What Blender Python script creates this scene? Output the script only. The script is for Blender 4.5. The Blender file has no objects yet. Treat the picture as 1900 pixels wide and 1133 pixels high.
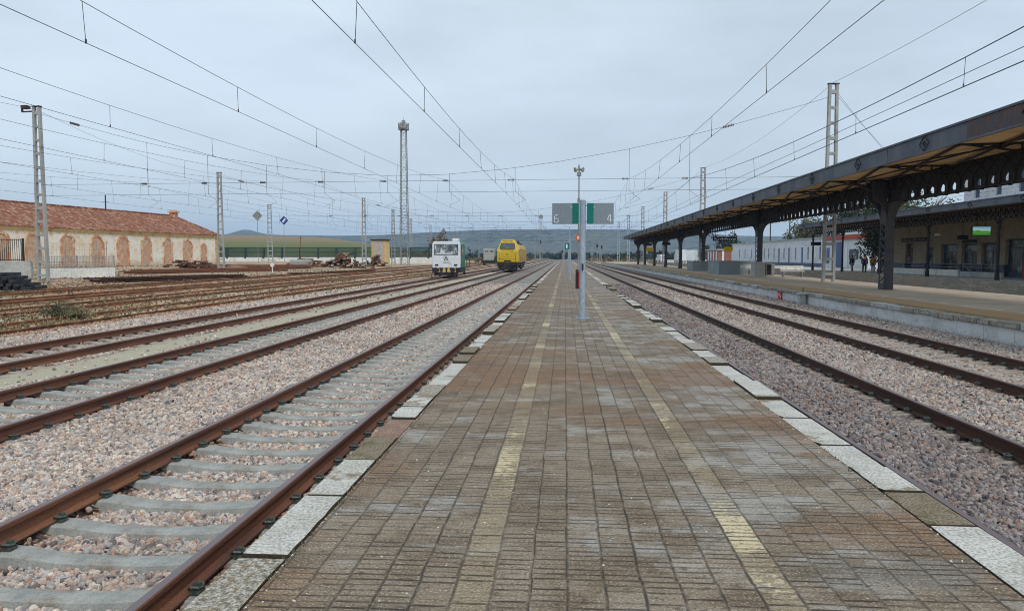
import bpy, bmesh, math, random
import numpy as np
from math import sin, cos, tan, pi, radians, sqrt, atan2
from mathutils import Vector, Matrix, noise as mnoise

random.seed(7)
rs = np.random.RandomState(11)
S = bpy.context.scene
COL = S.collection

# ------------------------------------------------------------------ camera
cam_d = bpy.data.cameras.new('camera')
cam = bpy.data.objects.new('camera', cam_d)
COL.objects.link(cam)
cam.location = (0, 0, 1.6)
cam.rotation_euler = (radians(90 - 3.725), 0, radians(4.025))
cam_d.sensor_width = 36
cam_d.lens = 1390 / 1900 * 36
cam_d.clip_start = 0.05
cam_d.clip_end = 30000
S.camera = cam

# ------------------------------------------------------------------ world, sun, exposure
SUN_EL, SUN_AZ = radians(48), radians(150)       # azimuth measured from +Y towards +X
W = bpy.data.worlds.new('World')
S.world = W
W.use_nodes = True
wn, wl = W.node_tree.nodes, W.node_tree.links
wn.clear()
wo = wn.new('ShaderNodeOutputWorld')
wb = wn.new('ShaderNodeBackground')
wb.inputs[1].default_value = 0.1
sky = wn.new('ShaderNodeTexSky')
sky.sky_type = 'NISHITA'
sky.sun_disc = False
sky.sun_elevation = SUN_EL
sky.sun_rotation = SUN_AZ
tc = wn.new('ShaderNodeTexCoord')
sep = wn.new('ShaderNodeSeparateXYZ')
wl.new(tc.outputs['Generated'], sep.inputs[0])
ramp = wn.new('ShaderNodeValToRGB')               # overcast cloud sheet, a little darker overhead
ramp.color_ramp.elements[0].position = 0.0
ramp.color_ramp.elements[0].color = (5.0, 5.75, 6.4, 1)
ramp.color_ramp.elements[1].position = 0.55
ramp.color_ramp.elements[1].color = (5.2, 6.05, 6.85, 1)
wl.new(sep.outputs['Z'], ramp.inputs[0])
mp = wn.new('ShaderNodeMapping')
mp.inputs['Scale'].default_value = (1.2, 1.2, 5.0)
mp.inputs['Rotation'].default_value = (0.1, 0.25, 0)
wl.new(tc.outputs['Generated'], mp.inputs[0])
cn = wn.new('ShaderNodeTexNoise')
cn.inputs['Scale'].default_value = 1.6
cn.inputs['Detail'].default_value = 5
cn.inputs['Roughness'].default_value = 0.5
wl.new(mp.outputs[0], cn.inputs['Vector'])
cr = wn.new('ShaderNodeMapRange')
cr.inputs['From Min'].default_value = 0.3
cr.inputs['From Max'].default_value = 0.7
cr.inputs['To Min'].default_value = 0.80
cr.inputs['To Max'].default_value = 1.0
wl.new(cn.outputs['Fac'], cr.inputs['Value'])
mx = wn.new('ShaderNodeMix')
mx.data_type = 'RGBA'
wl.new(cr.outputs[0], mx.inputs[0])
wl.new(sky.outputs[0], mx.inputs[6])
wl.new(ramp.outputs[0], mx.inputs[7])
cn2 = wn.new('ShaderNodeTexNoise')
cn2.inputs['Scale'].default_value = 2.6
cn2.inputs['Detail'].default_value = 6
cn2.inputs['Roughness'].default_value = 0.55
mp2 = wn.new('ShaderNodeMapping')
mp2.inputs['Scale'].default_value = (1.0, 1.0, 3.2)
mp2.inputs['Location'].default_value = (3.1, 1.2, 0.4)
wl.new(tc.outputs['Generated'], mp2.inputs[0])
wl.new(mp2.outputs[0], cn2.inputs['Vector'])
cr2 = wn.new('ShaderNodeMapRange')
cr2.inputs['From Min'].default_value = 0.35
cr2.inputs['From Max'].default_value = 0.65
cr2.inputs['To Min'].default_value = 0.90
cr2.inputs['To Max'].default_value = 1.08
wl.new(cn2.outputs['Fac'], cr2.inputs['Value'])
vm = wn.new('ShaderNodeVectorMath')
vm.operation = 'SCALE'
wl.new(mx.outputs[2], vm.inputs[0])
wl.new(cr2.outputs[0], vm.inputs['Scale'])
wl.new(vm.outputs[0], wb.inputs[0])
wl.new(wb.outputs[0], wo.inputs[0])

sun_d = bpy.data.lights.new('sun', 'SUN')
sun_d.energy = 1.5
sun_d.angle = radians(12)
sun_d.color = (1.0, 0.95, 0.88)
sun = bpy.data.objects.new('sun', sun_d)
COL.objects.link(sun)
sdir = Vector((sin(SUN_AZ) * cos(SUN_EL), cos(SUN_AZ) * cos(SUN_EL), sin(SUN_EL)))
sun.rotation_euler = sdir.to_track_quat('Z', 'Y').to_euler()

S.render.engine = 'CYCLES'
S.view_settings.view_transform = 'Standard'
S.view_settings.look = 'None'
S.view_settings.exposure = 0.5
S.view_settings.gamma = 1.0
S.cycles.filter_width = 1.0
S.render.resolution_x = 1024
S.render.resolution_y = 610

# ------------------------------------------------------------------ material helpers
class NT:
    def __init__(s, name, rough=0.85, spec=0.3, metal=0.0):
        s.m = bpy.data.materials.new(name)
        s.m.use_nodes = True
        s.n, s.l = s.m.node_tree.nodes, s.m.node_tree.links
        s.b = s.n['Principled BSDF']
        s.b.inputs['Roughness'].default_value = rough
        s.b.inputs['Specular IOR Level'].default_value = spec
        s.b.inputs['Metallic'].default_value = metal
        s.co = s.n.new('ShaderNodeTexCoord').outputs['Object']
        s._xyz = None
    def put(s, sock, v):
        if isinstance(v, (int, float)):
            sock.default_value = v
        elif isinstance(v, tuple):
            sock.default_value = (v + (1,)) if len(v) == 3 and sock.type == 'RGBA' else v
        else:
            s.l.new(v, sock)
    def xyz(s):
        if s._xyz is None:
            n = s.n.new('ShaderNodeSeparateXYZ')
            s.l.new(s.co, n.inputs[0])
            s._xyz = n.outputs
        return s._xyz
    def math(s, op, a, b=0.0, c=0.0, clamp=False):
        n = s.n.new('ShaderNodeMath')
        n.operation = op
        n.use_clamp = clamp
        s.put(n.inputs[0], a)
        s.put(n.inputs[1], b)
        s.put(n.inputs[2], c)
        return n.outputs[0]
    def mapc(s, sc=(1, 1, 1), rot=(0, 0, 0), loc=(0, 0, 0)):
        n = s.n.new('ShaderNodeMapping')
        s.l.new(s.co, n.inputs[0])
        n.inputs['Scale'].default_value = sc
        n.inputs['Rotation'].default_value = rot
        n.inputs['Location'].default_value = loc
        return n.outputs[0]
    def noise(s, scale, detail=3, rough=0.55, v=None, dist=0.0):
        n = s.n.new('ShaderNodeTexNoise')
        s.l.new(v if v is not None else s.co, n.inputs['Vector'])
        n.inputs['Scale'].default_value = scale
        n.inputs['Detail'].default_value = detail
        n.inputs['Roughness'].default_value = rough
        n.inputs['Distortion'].default_value = dist
        return n.outputs['Fac']
    def vor(s, scale, v=None, feature='F1', out='Distance', rnd=1.0):
        n = s.n.new('ShaderNodeTexVoronoi')
        n.feature = feature
        s.l.new(v if v is not None else s.co, n.inputs['Vector'])
        n.inputs['Scale'].default_value = scale
        n.inputs['Randomness'].default_value = rnd
        return n.outputs[out]
    def wn(s, v):
        n = s.n.new('ShaderNodeTexWhiteNoise')
        n.noise_dimensions = '3D'
        s.l.new(v, n.inputs['Vector'])
        return n.outputs
    def comb(s, x, y, z=0.0):
        n = s.n.new('ShaderNodeCombineXYZ')
        s.put(n.inputs[0], x)
        s.put(n.inputs[1], y)
        s.put(n.inputs[2], z)
        return n.outputs[0]
    def sm(s, v, a, b, lo=0.0, hi=1.0):
        n = s.n.new('ShaderNodeMapRange')
        n.interpolation_type = 'SMOOTHSTEP'
        s.put(n.inputs['Value'], v)
        n.inputs['From Min'].default_value = a
        n.inputs['From Max'].default_value = b
        n.inputs['To Min'].default_value = lo
        n.inputs['To Max'].default_value = hi
        return n.outputs[0]
    def ramp(s, v, stops, const=False):
        n = s.n.new('ShaderNodeValToRGB')
        s.l.new(v, n.inputs[0])
        e = n.color_ramp.elements
        if const:
            n.color_ramp.interpolation = 'CONSTANT'
        while len(e) < len(stops):
            e.new(0.5)
        for i, (p, c) in enumerate(stops):
            e[i].position = p
            e[i].color = tuple(c) + (1,)
        return n.outputs[0]
    def mix(s, f, a, b, mode='MIX'):
        n = s.n.new('ShaderNodeMix')
        n.data_type = 'RGBA'
        n.blend_type = mode
        s.put(n.inputs[0], f)
        s.put(n.inputs[6], a)
        s.put(n.inputs[7], b)
        return n.outputs[2]
    def out(s, col, bump=None, bs=0.3, bd=0.02, rough=None):
        s.put(s.b.inputs['Base Color'], col)
        if bump is not None:
            n = s.n.new('ShaderNodeBump')
            n.inputs['Strength'].default_value = bs
            n.inputs['Distance'].default_value = bd
            s.l.new(bump, n.inputs['Height'])
            s.l.new(n.outputs[0], s.b.inputs['Normal'])
        if rough is not None:
            s.put(s.b.inputs['Roughness'], rough)
        return s.m

def mottled(name, a, b, scale=3.0, c=None, rough=0.8, spec=0.25, metal=0.0, bump=0.15, fine=30.0, cth=(0.55, 0.68), st=(1, 1, 1), grain=(0.86, 1.1), side=None):
    """two-tone worn surface: a and b mixed in patches, a third colour c in blotches, fine grain"""
    t = NT(name, rough, spec, metal)
    v = t.mapc(st)
    n1 = t.noise(scale, 5, 0.6, v)
    n2 = t.noise(fine, 3, 0.6, v)
    col = t.mix(t.sm(n1, 0.35, 0.65), a, b)
    if c:
        n3 = t.noise(scale * 0.7, 6, 0.65, t.mapc(st, loc=(7, 3, 5)))
        col = t.mix(t.sm(n3, cth[0], cth[1]), col, c)
    g = t.sm(n2, 0.36, 0.6, grain[0], grain[1])
    col = t.mix(1.0, col, t.comb(g, g, g), 'MULTIPLY')
    if side:                                     # paint only on the top face, dirty flanks, coloured dark so the gaps look shaded
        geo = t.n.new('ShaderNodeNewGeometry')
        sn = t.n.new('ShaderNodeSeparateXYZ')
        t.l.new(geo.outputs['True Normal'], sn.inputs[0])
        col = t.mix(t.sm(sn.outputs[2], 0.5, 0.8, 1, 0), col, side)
    return t.out(col, n2, bump, 0.01)

M = {}
# ---- paving of the platform
def mk_paving():
    t = NT('paving', 0.8, 0.35)
    x, y, z = t.xyz()
    wob = t.math('MULTIPLY', t.math('SUBTRACT', t.noise(2.2, 3, 0.6), 0.5), 0.014)
    rowj = t.math('MULTIPLY', t.math('SUBTRACT', t.wn(t.comb(1.0, t.math('FLOOR', t.math('DIVIDE', y, 0.243)), 4.0))['Value'], 0.5), 0.008)
    u = t.math('DIVIDE', t.math('SUBTRACT', t.math('ADD', x, t.math('ADD', wob, rowj)), 0.02), 0.182)
    iu = t.math('FLOOR', u)
    fu = t.math('FRACT', u)
    du = t.math('MINIMUM', fu, t.math('SUBTRACT', 1.0, fu))
    nz = t.noise(9, 2)
    colr = t.wn(t.comb(iu, 3.3, 1.0))['Value']
    joint = t.sm(du, 0.022, 0.062, 1, 0)
    joint = t.math('MULTIPLY', joint, t.math('MULTIPLY_ADD', colr, 0.5, 0.5))
    v = t.math('DIVIDE', t.math('ADD', y, t.math('ADD', t.math('MULTIPLY', t.noise(1.2, 1), 0.03), t.math('MULTIPLY', colr, 0.12))), 0.243)
    iv = t.math('FLOOR', v)
    v2 = t.math('MULTIPLY', v, 4.0)
    fv = t.math('FRACT', v2)
    dv = t.math('MINIMUM', fv, t.math('SUBTRACT', 1.0, fv))
    gr = t.math('MULTIPLY', t.sm(dv, 0.07, 0.20, 1, 0), t.sm(du, 0.03, 0.09, t.math('ADD', 0.0, 0.0) if False else 0.5, 1))
    grr = t.wn(t.comb(t.math('FLOOR', t.math('MULTIPLY', u, 0.5)), t.math('FLOOR', t.math('ADD', v2, 0.5)), 2.0))['Value']
    gr = t.math('MULTIPLY', gr, t.sm(grr, 0.15, 0.8, 0.15, 1.0))
    fvb = t.math('FRACT', v)
    dvb = t.math('MINIMUM', fvb, t.math('SUBTRACT', 1.0, fvb))
    rj = t.math('MULTIPLY', t.sm(dvb, 0.015, 0.05, 1, 0), 0.5)
    lines = t.math('MAXIMUM', t.math('MAXIMUM', joint, gr), rj)
    lines = t.math('MULTIPLY', lines, t.sm(nz, 0.3, 0.6, 0.55, 1.0))
    tile = t.wn(t.comb(iu, iv, 0.0))['Value']
    slab = t.wn(t.comb(t.math('FLOOR', t.math('DIVIDE', u, 3)), t.math('FLOOR', t.math('DIVIDE', v, 2)), 9.0))['Value']
    big = t.noise(0.55, 5, 0.62, t.mapc((1.0, 0.75, 1)))
    mid = t.noise(2.3, 5, 0.65, t.mapc((1, 1.0, 1), loc=(4, 9, 0)))
    col = t.ramp(t.math('ADD', t.math('MULTIPLY', tile, 0.4), t.math('MULTIPLY', t.math('ADD', t.math('MULTIPLY', slab, 0.4), t.math('MULTIPLY', t.sm(t.noise(0.9, 5, 0.65, t.mapc((1, 1, 1), loc=(3, 1, 2))), 0.3, 0.7), 0.6)), 0.6)),
                 [(0.05, (0.15, 0.113, 0.077)), (0.4, (0.215, 0.17, 0.12)), (0.65, (0.235, 0.188, 0.137)), (0.95, (0.285, 0.237, 0.178))])
    # weathered brown, blue-grey bare cement, orange rust stains
    col = t.mix(t.sm(mid, 0.42, 0.64, 0, 0.8), col, (0.115, 0.078, 0.045))
    cem = t.noise(1.15, 6, 0.68, t.mapc((0.9, 1.5, 1), loc=(11, 2, 0)))
    cem = t.math('ADD', cem, t.math('MULTIPLY', t.math('SUBTRACT', tile, 0.5), 0.10))
    farx = t.sm(x, -0.8, 1.6, -0.05, 0.045)
    cem = t.math('ADD', cem, farx)
    col = t.mix(t.sm(cem, 0.49, 0.64, 0, 0.75), col, (0.32, 0.31, 0.28))
    rust = t.noise(0.38, 5, 0.6, t.mapc((0.55, 1.15, 1), loc=(1.5, 6.3, 0)))
    yb = t.math('SUBTRACT', 1.0, t.math('ABSOLUTE', t.math('DIVIDE', t.math('SUBTRACT', y, 10.2), 1.7)), clamp=True)
    edge = t.math('MULTIPLY', t.sm(t.math('ABSOLUTE', t.math('SUBTRACT', x, 0.37)), 0.9, 1.85, 0, 1), 0.09)
    rust = t.math('ADD', t.math('ADD', rust, edge), t.math('MULTIPLY', yb, 0.21))
    col = t.mix(t.sm(rust, 0.53, 0.68, 0, 0.8), col, (0.19, 0.095, 0.04))
    dmp = t.noise(0.8, 5, 0.65, t.mapc((0.6, 1.5, 1), loc=(21, 4, 0)))
    col = t.mix(t.sm(dmp, 0.52, 0.64, 0, 0.6), col, (0.095, 0.072, 0.048))
    # worn yellow guide strips
    yn = t.math('ADD', t.math('MULTIPLY', t.noise(0.75, 3, 0.6, t.mapc((0.9, 1, 1), loc=(0, 3.2, 0))), 0.65), t.math('MULTIPLY', t.noise(24, 4, 0.7, t.mapc((0.8, 1.4, 1))), 0.4))
    for a, b in ((-0.522, -0.345), (0.932, 1.112)):
        st = t.math('MULTIPLY', t.sm(x, a, a + 0.012), t.sm(x, b - 0.012, b, 1, 0))
        col = t.mix(t.math('MULTIPLY', st, 0.36), col, (0.33, 0.27, 0.16))
        col = t.mix(t.math('MULTIPLY', st, t.sm(yn, 0.555, 0.60, 0, 0.9)), col, (0.58, 0.49, 0.30))
    # aggregate speckle
    sp = t.noise(70, 4, 0.85)
    col = t.mix(t.sm(sp, 0.545, 0.62, 0, 0.8), col, (0.50, 0.43, 0.33))
    col = t.mix(t.sm(sp, 0.38, 0.465, 0.85, 0), col, (0.045, 0.034, 0.022))
    li = t.vor(31)
    col = t.mix(t.math('MULTIPLY', t.sm(li, 0.10, 0.16, 0.5, 0), t.sm(mid, 0.5, 0.6)), col, (0.45, 0.42, 0.32))
    col = t.mix(t.math('MULTIPLY', lines, 0.92), col, (0.022, 0.018, 0.013))
    ms = t.noise(14, 4, 0.75, t.mapc((1, 1.6, 1)))
    col = t.mix(t.sm(ms, 0.54, 0.66, 0, 0.75), col, (0.055, 0.042, 0.026))
    h = t.math('SUBTRACT', t.math('MULTIPLY', sp, 0.25), lines)
    return t.out(col, h, 0.6, 0.008, t.sm(cem, 0.5, 0.62, 0.85, 0.62))
M['paving'] = mk_paving()

def mk_far_paving():
    t = NT('tan_paving', 0.85, 0.25)
    x, y, z = t.xyz()
    n = t.noise(0.5, 6, 0.6)
    n2 = t.noise(6, 4, 0.6)
    col = t.mix(t.sm(n, 0.35, 0.65), (0.35, 0.285, 0.21), (0.43, 0.365, 0.28))
    edge = t.math('ADD', x, t.math('MULTIPLY', t.math('SUBTRACT', n2, 0.5), 1.2))
    col = t.mix(t.sm(edge, 12.4, 13.0, 0.85, 0), col, (0.33, 0.19, 0.075))
    col = t.mix(t.math('MULTIPLY', t.sm(edge, 11.2, 11.7, 1, 0), 0.75), col, (0.13, 0.115, 0.06))
    br = t.math('FRACT', t.math('DIVIDE', y, 0.4))
    bx = t.math('FRACT', t.math('DIVIDE', x, 0.4))
    ln = t.math('MAXIMUM', t.sm(br, 0.03, 0.07, 1, 0), t.sm(bx, 0.03, 0.07, 1, 0))
    col = t.mix(t.math('MULTIPLY', ln, 0.35), col, (0.1, 0.08, 0.06))
    dash = t.math('MULTIPLY', t.math('MULTIPLY', t.sm(x, 13.0, 13.02), t.sm(x, 13.12, 13.14, 1, 0)), t.sm(t.math('FRACT', t.math('DIVIDE', y, 1.6)), 0.5, 0.55))
    col = t.mix(t.math('MULTIPLY', dash, 0.8), col, (0.6, 0.55, 0.4))
    g = t.sm(t.noise(40, 3, 0.7), 0.3, 0.7, 0.8, 1.15)
    col = t.mix(1.0, col, t.comb(g, g, g), 'MULTIPLY')
    return t.out(col, n2, 0.2, 0.01)
M['tan_paving'] = mk_far_paving()

STONE = [(0.0, (0.42, 0.32, 0.26)), (0.14, (0.50, 0.42, 0.35)), (0.30, (0.33, 0.275, 0.245)), (0.44, (0.33, 0.315, 0.30)),
         (0.56, (0.56, 0.49, 0.42)), (0.70, (0.42, 0.27, 0.19)), (0.77, (0.22, 0.195, 0.19)), (0.86, (0.41, 0.39, 0.37)), (0.95, (0.15, 0.135, 0.13))]
def stone_tint(t, col, pos=None):
    """the ballast east of the platform is greyer and purple, streaks of rust near the rails"""
    if pos is None:
        x = t.xyz()[0]; vec = t.co
    else:
        n = t.n.new('ShaderNodeSeparateXYZ'); t.l.new(pos, n.inputs[0]); x = n.outputs[0]; vec = pos
    f = t.math('MULTIPLY', t.sm(x, 2.4, 2.6), t.sm(x, 4.9, 5.4, 1, 0.35))
    col = t.mix(t.math('MULTIPLY', f, 0.85), col, (0.50, 0.50, 0.55), 'MULTIPLY')
    col = t.mix(t.sm(x, -14.9, -14.3, 0.85, 0), col, (0.80, 0.60, 0.44), 'MULTIPLY')
    dm = None
    for c in (-3.3, -7.45, -11.3, 3.95, 7.85):
        d = t.math('ABSOLUTE', t.math('SUBTRACT', t.math('ABSOLUTE', t.math('SUBTRACT', x, c)), 0.87))
        dm = d if dm is None else t.math('MINIMUM', dm, d)
    dm = t.math('ADD', dm, t.math('MULTIPLY', t.math('SUBTRACT', t.noise(3.0, 3, 0.6, vec), 0.5), 0.35))
    col = t.mix(t.sm(dm, 0.02, 0.30, 0.75, 0), col, (0.72, 0.50, 0.36), 'MULTIPLY')
    big = t.noise(0.6, 4, 0.6, vec)
    col = t.mix(t.sm(big, 0.45, 0.7, 0, 0.5), col, (0.62, 0.56, 0.54), 'MULTIPLY')
    return col

def mk_ballast():
    t = NT('ballast', 0.9, 0.2)
    x, y, z = t.xyz()
    v = t.mapc((1, 1, 1))
    cellc = t.vor(21, v, out='Color')
    s1 = t.n.new('ShaderNodeSeparateColor'); t.l.new(cellc, s1.inputs[0])
    d = t.vor(21, v)
    col = t.ramp(s1.outputs[0], STONE, True)
    col = t.mix(t.sm(d, 0.30, 0.62, 0, 0.85), col, (0.035, 0.03, 0.03))
    mv_ = t.sm(t.noise(6, 4, 0.75), 0.35, 0.65, 0.7, 1.3)
    col = t.mix(1.0, col, t.comb(mv_, mv_, mv_), 'MULTIPLY')
    col = stone_tint(t, col)
    # strip of fine tan gravel between two tracks
    e = t.math('MULTIPLY', t.math('SUBTRACT', t.noise(1.7, 4, 0.6), 0.5), 0.5)
    xe = t.math('ADD', x, e)
    f = t.math('MULTIPLY', t.sm(xe, -10.4, -10.2), t.sm(xe, -9.15, -8.95, 1, 0))
    g = t.noise(60, 3, 0.7)
    fine = t.mix(t.sm(g, 0.35, 0.65), (0.34, 0.31, 0.225), (0.46, 0.425, 0.32))
    col = t.mix(f, col, fine)
    h = t.math('SUBTRACT', 1.0, d)
    return t.out(col, h, 1.0, 0.03)
M['ballast'] = mk_ballast()

def mk_stone():
    t = NT('ballast_stone', 0.9, 0.2)
    oi = t.n.new('ShaderNodeObjectInfo')
    geo = t.n.new('ShaderNodeNewGeometry')
    w = t.n.new('ShaderNodeTexWhiteNoise'); w.noise_dimensions = '1D'
    t.l.new(oi.outputs['Random'], w.inputs['W'])
    col = t.ramp(w.outputs['Value'], STONE, True)
    n = t.noise(55, 3, 0.6, geo.outputs['Position'])
    g = t.sm(n, 0.3, 0.7, 0.78, 1.2)
    col = t.mix(1.0, col, t.comb(g, g, g), 'MULTIPLY')
    col = stone_tint(t, col, geo.outputs['Position'])
    return t.out(col)
M['stone'] = mk_stone()

def mk_yard():
    t = NT('yard_earth', 0.95, 0.1)
    x, y, z = t.xyz()
    st = t.mapc((1.0, 0.16, 1))
    a = t.noise(0.55, 6, 0.62, st)
    b = t.noise(0.9, 5, 0.6, t.mapc((1.0, 0.3, 1), loc=(5, 5, 0)))
    c = t.noise(9, 5, 0.7)
    col = t.ramp(a, [(0.3, (0.21, 0.15, 0.10)), (0.43, (0.36, 0.215, 0.12)), (0.50, (0.40, 0.29, 0.19)), (0.62, (0.40, 0.36, 0.29))])
    col = t.mix(t.sm(b, 0.53, 0.66, 0, 0.75), col, (0.19, 0.18, 0.115))
    col = t.mix(t.sm(t.noise(1.4, 5, 0.65, t.mapc((1, .25, 1), loc=(9, 1, 0))), 0.58, 0.68, 0, 0.8), col, (0.10, 0.06, 0.04))
    g = t.sm(c, 0.3, 0.7, 0.6, 1.35)
    col = t.mix(1.0, col, t.comb(g, g, g), 'MULTIPLY')
    lt = t.vor(7)
    col = t.mix(t.sm(lt, 0.18, 0.30, 0.75, 0), col, (0.56, 0.48, 0.39))
    lt2 = t.noise(2.2, 4, 0.7, t.mapc((1, .7, 1)))
    col = t.mix(t.sm(lt2, 0.60, 0.66, 0, 0.8), col, (0.09, 0.055, 0.035))
    gn = t.noise(0.35, 5, 0.7, t.mapc((1.0, 0.35, 1), loc=(2, 8, 0)))
    col = t.mix(t.sm(gn, 0.50, 0.62, 0, 0.65), col, (0.25, 0.235, 0.185))
    # farmland far beyond the yard
    d = t.noise(0.006, 3, 0.5)
    farm = t.ramp(d, [(0.3, (0.10, 0.12, 0.045)), (0.5, (0.19, 0.155, 0.085)), (0.7, (0.09, 0.10, 0.05))])
    f = t.math('MAXIMUM', t.sm(y, 300, 420), t.sm(t.math('ABSOLUTE', x), 95, 115))
    col = t.mix(f, col, farm)
    return t.out(col, c, 0.6, 0.05)
M['yard'] = mk_yard()

def mk_field():
    t = NT('field_grass', 0.95, 0.1)
    x, y, z = t.xyz()
    n = t.noise(0.02, 4, 0.5, t.mapc((1, 0.5, 1)))
    zz = t.math('ADD', z, t.math('MULTIPLY', t.math('SUBTRACT', n, 0.5), 3))
    col = t.ramp(t.math('DIVIDE', zz, 16), [(0.0, (0.085, 0.115, 0.03)), (0.5, (0.13, 0.14, 0.05)), (0.72, (0.22, 0.165, 0.10)), (1.0, (0.23, 0.17, 0.11))])
    return t.out(col)
M['field'] = mk_field()

def mk_hill():
    t = NT('hill_scrub', 0.95, 0.05)
    n = t.noise(0.035, 5, 0.75)
    n2 = t.noise(0.003, 4, 0.55)
    col = t.mix(t.sm(n, 0.42, 0.6), (0.12, 0.13, 0.095), (0.004, 0.010, 0.010))
    col = t.mix(t.sm(n2, 0.50, 0.56, 0, 0.6), col, (0.11, 0.11, 0.08))
    return t.out(col)
M['hill'] = mk_hill()

def mk_rail(nm, k):
    t = NT(nm, 0.65, 0.35)
    geo = t.n.new('ShaderNodeNewGeometry')
    sn = t.n.new('ShaderNodeSeparateXYZ'); t.l.new(geo.outputs['Normal'], sn.inputs[0])
    x, y, z = t.xyz()
    n = t.noise(3.5, 5, 0.65, t.mapc((1, 0.12, 3)))
    f = t.noise(60, 3, 0.7)
    col = t.ramp(n, [(0.3, (0.065 * k, 0.030 * k, 0.022 * k)), (0.5, (0.135 * k, 0.054 * k, 0.032 * k)), (0.7, (0.20 * k, 0.088 * k, 0.042 * k))])
    g = t.sm(f, 0.3, 0.7, 0.75, 1.25)
    col = t.mix(1.0, col, t.comb(g, g, g), 'MULTIPLY')
    top = t.math('MULTIPLY', t.sm(sn.outputs[2], 0.75, 0.95), t.sm(z, -0.39, -0.386))
    col = t.mix(top, col, (0.13, 0.10, 0.105))
    return t.out(col, f, 0.2, 0.003, t.math('MULTIPLY_ADD', top, -0.3, 0.72))
M['rail'] = mk_rail('rail_steel', 1.0)
M['rail_east'] = mk_rail('rail_steel_dark', 0.42)
M['rail_brown'] = mk_rail('rail_steel_brown', 0.95)
M['rail_old'] = mottled('rail_old', (0.17, 0.075, 0.04), (0.27, 0.13, 0.065), 2.0, (0.10, 0.05, 0.035), bump=0.3)
M['rail_dark'] = mottled('rail_dark', (0.045, 0.024, 0.02), (0.085, 0.042, 0.03), 3.0, (0.03, 0.02, 0.018), bump=0.3)
M['concrete'] = mottled('sleeper_concrete', (0.32, 0.325, 0.30), (0.235, 0.24, 0.225), 3.5, (0.20, 0.165, 0.125), cth=(0.52, 0.66), bump=0.25, fine=70)
M['concrete_old'] = mottled('old_sleeper_concrete', (0.34, 0.30, 0.255), (0.25, 0.215, 0.185), 2.5, (0.17, 0.13, 0.10), bump=0.3, fine=60)
M['timber'] = mottled('old_timber', (0.12, 0.075, 0.05), (0.22, 0.13, 0.08), 3, (0.06, 0.045, 0.035), fine=20, st=(0.3, 1, 1))
M['timber_light'] = mottled('bleached_timber', (0.30, 0.20, 0.13), (0.38, 0.29, 0.21), 3, (0.16, 0.10, 0.07), fine=20)
M['creosote'] = mottled('black_sleeper', (0.018, 0.018, 0.022), (0.045, 0.045, 0.05), 3, fine=30)
M['clip'] = mottled('rail_clip', (0.035, 0.05, 0.045), (0.06, 0.075, 0.065), 30, (0.10, 0.06, 0.04), rough=0.5, spec=0.5)
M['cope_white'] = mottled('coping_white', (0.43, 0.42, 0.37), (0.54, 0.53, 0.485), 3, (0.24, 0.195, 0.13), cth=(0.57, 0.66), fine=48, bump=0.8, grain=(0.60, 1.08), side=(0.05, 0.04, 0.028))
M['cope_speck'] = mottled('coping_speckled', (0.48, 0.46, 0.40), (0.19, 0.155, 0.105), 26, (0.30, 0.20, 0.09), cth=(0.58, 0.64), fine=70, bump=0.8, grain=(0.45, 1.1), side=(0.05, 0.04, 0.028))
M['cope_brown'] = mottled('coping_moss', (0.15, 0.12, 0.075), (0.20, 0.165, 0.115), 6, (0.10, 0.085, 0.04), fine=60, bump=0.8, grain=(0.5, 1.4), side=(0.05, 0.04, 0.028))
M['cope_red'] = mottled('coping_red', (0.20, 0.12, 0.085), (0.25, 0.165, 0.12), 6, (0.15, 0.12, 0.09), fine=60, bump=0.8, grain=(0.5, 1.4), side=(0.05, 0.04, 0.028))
M['cope_rough'] = mottled('rough_edge_stone', (0.36, 0.34, 0.29), (0.25, 0.22, 0.17), 5, (0.12, 0.10, 0.07), cth=(0.54, 0.64), fine=30, bump=0.8, grain=(0.6, 1.15))
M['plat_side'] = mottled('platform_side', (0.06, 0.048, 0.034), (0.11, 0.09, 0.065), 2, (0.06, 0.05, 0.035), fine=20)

def mk_white_wall():
    t = NT('whitewashed_wall', 0.85, 0.2)
    n = t.noise(1.5, 6, 0.65, t.mapc((1, 0.6, 1.6)))
    n2 = t.noise(7, 5, 0.7)
    z = t.xyz()[2]
    y = t.xyz()[1]
    col = t.mix(t.sm(n, 0.4, 0.7), (0.60, 0.61, 0.61), (0.44, 0.45, 0.44))
    j = t.math('FRACT', t.math('DIVIDE', y, 1.35))
    col = t.mix(t.sm(j, 0.0, 0.02, 0.8, 0), col, (0.1, 0.09, 0.08))
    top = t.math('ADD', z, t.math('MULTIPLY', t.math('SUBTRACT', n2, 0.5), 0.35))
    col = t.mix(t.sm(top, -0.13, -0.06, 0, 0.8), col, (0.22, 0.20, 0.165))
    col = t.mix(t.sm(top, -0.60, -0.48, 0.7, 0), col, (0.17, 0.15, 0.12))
    col = t.mix(t.sm(n2, 0.60, 0.68, 0, 0.8), col, (0.16, 0.14, 0.12))
    return t.out(col, n2, 0.4, 0.03)
M['white_wall'] = mk_white_wall()

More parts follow.
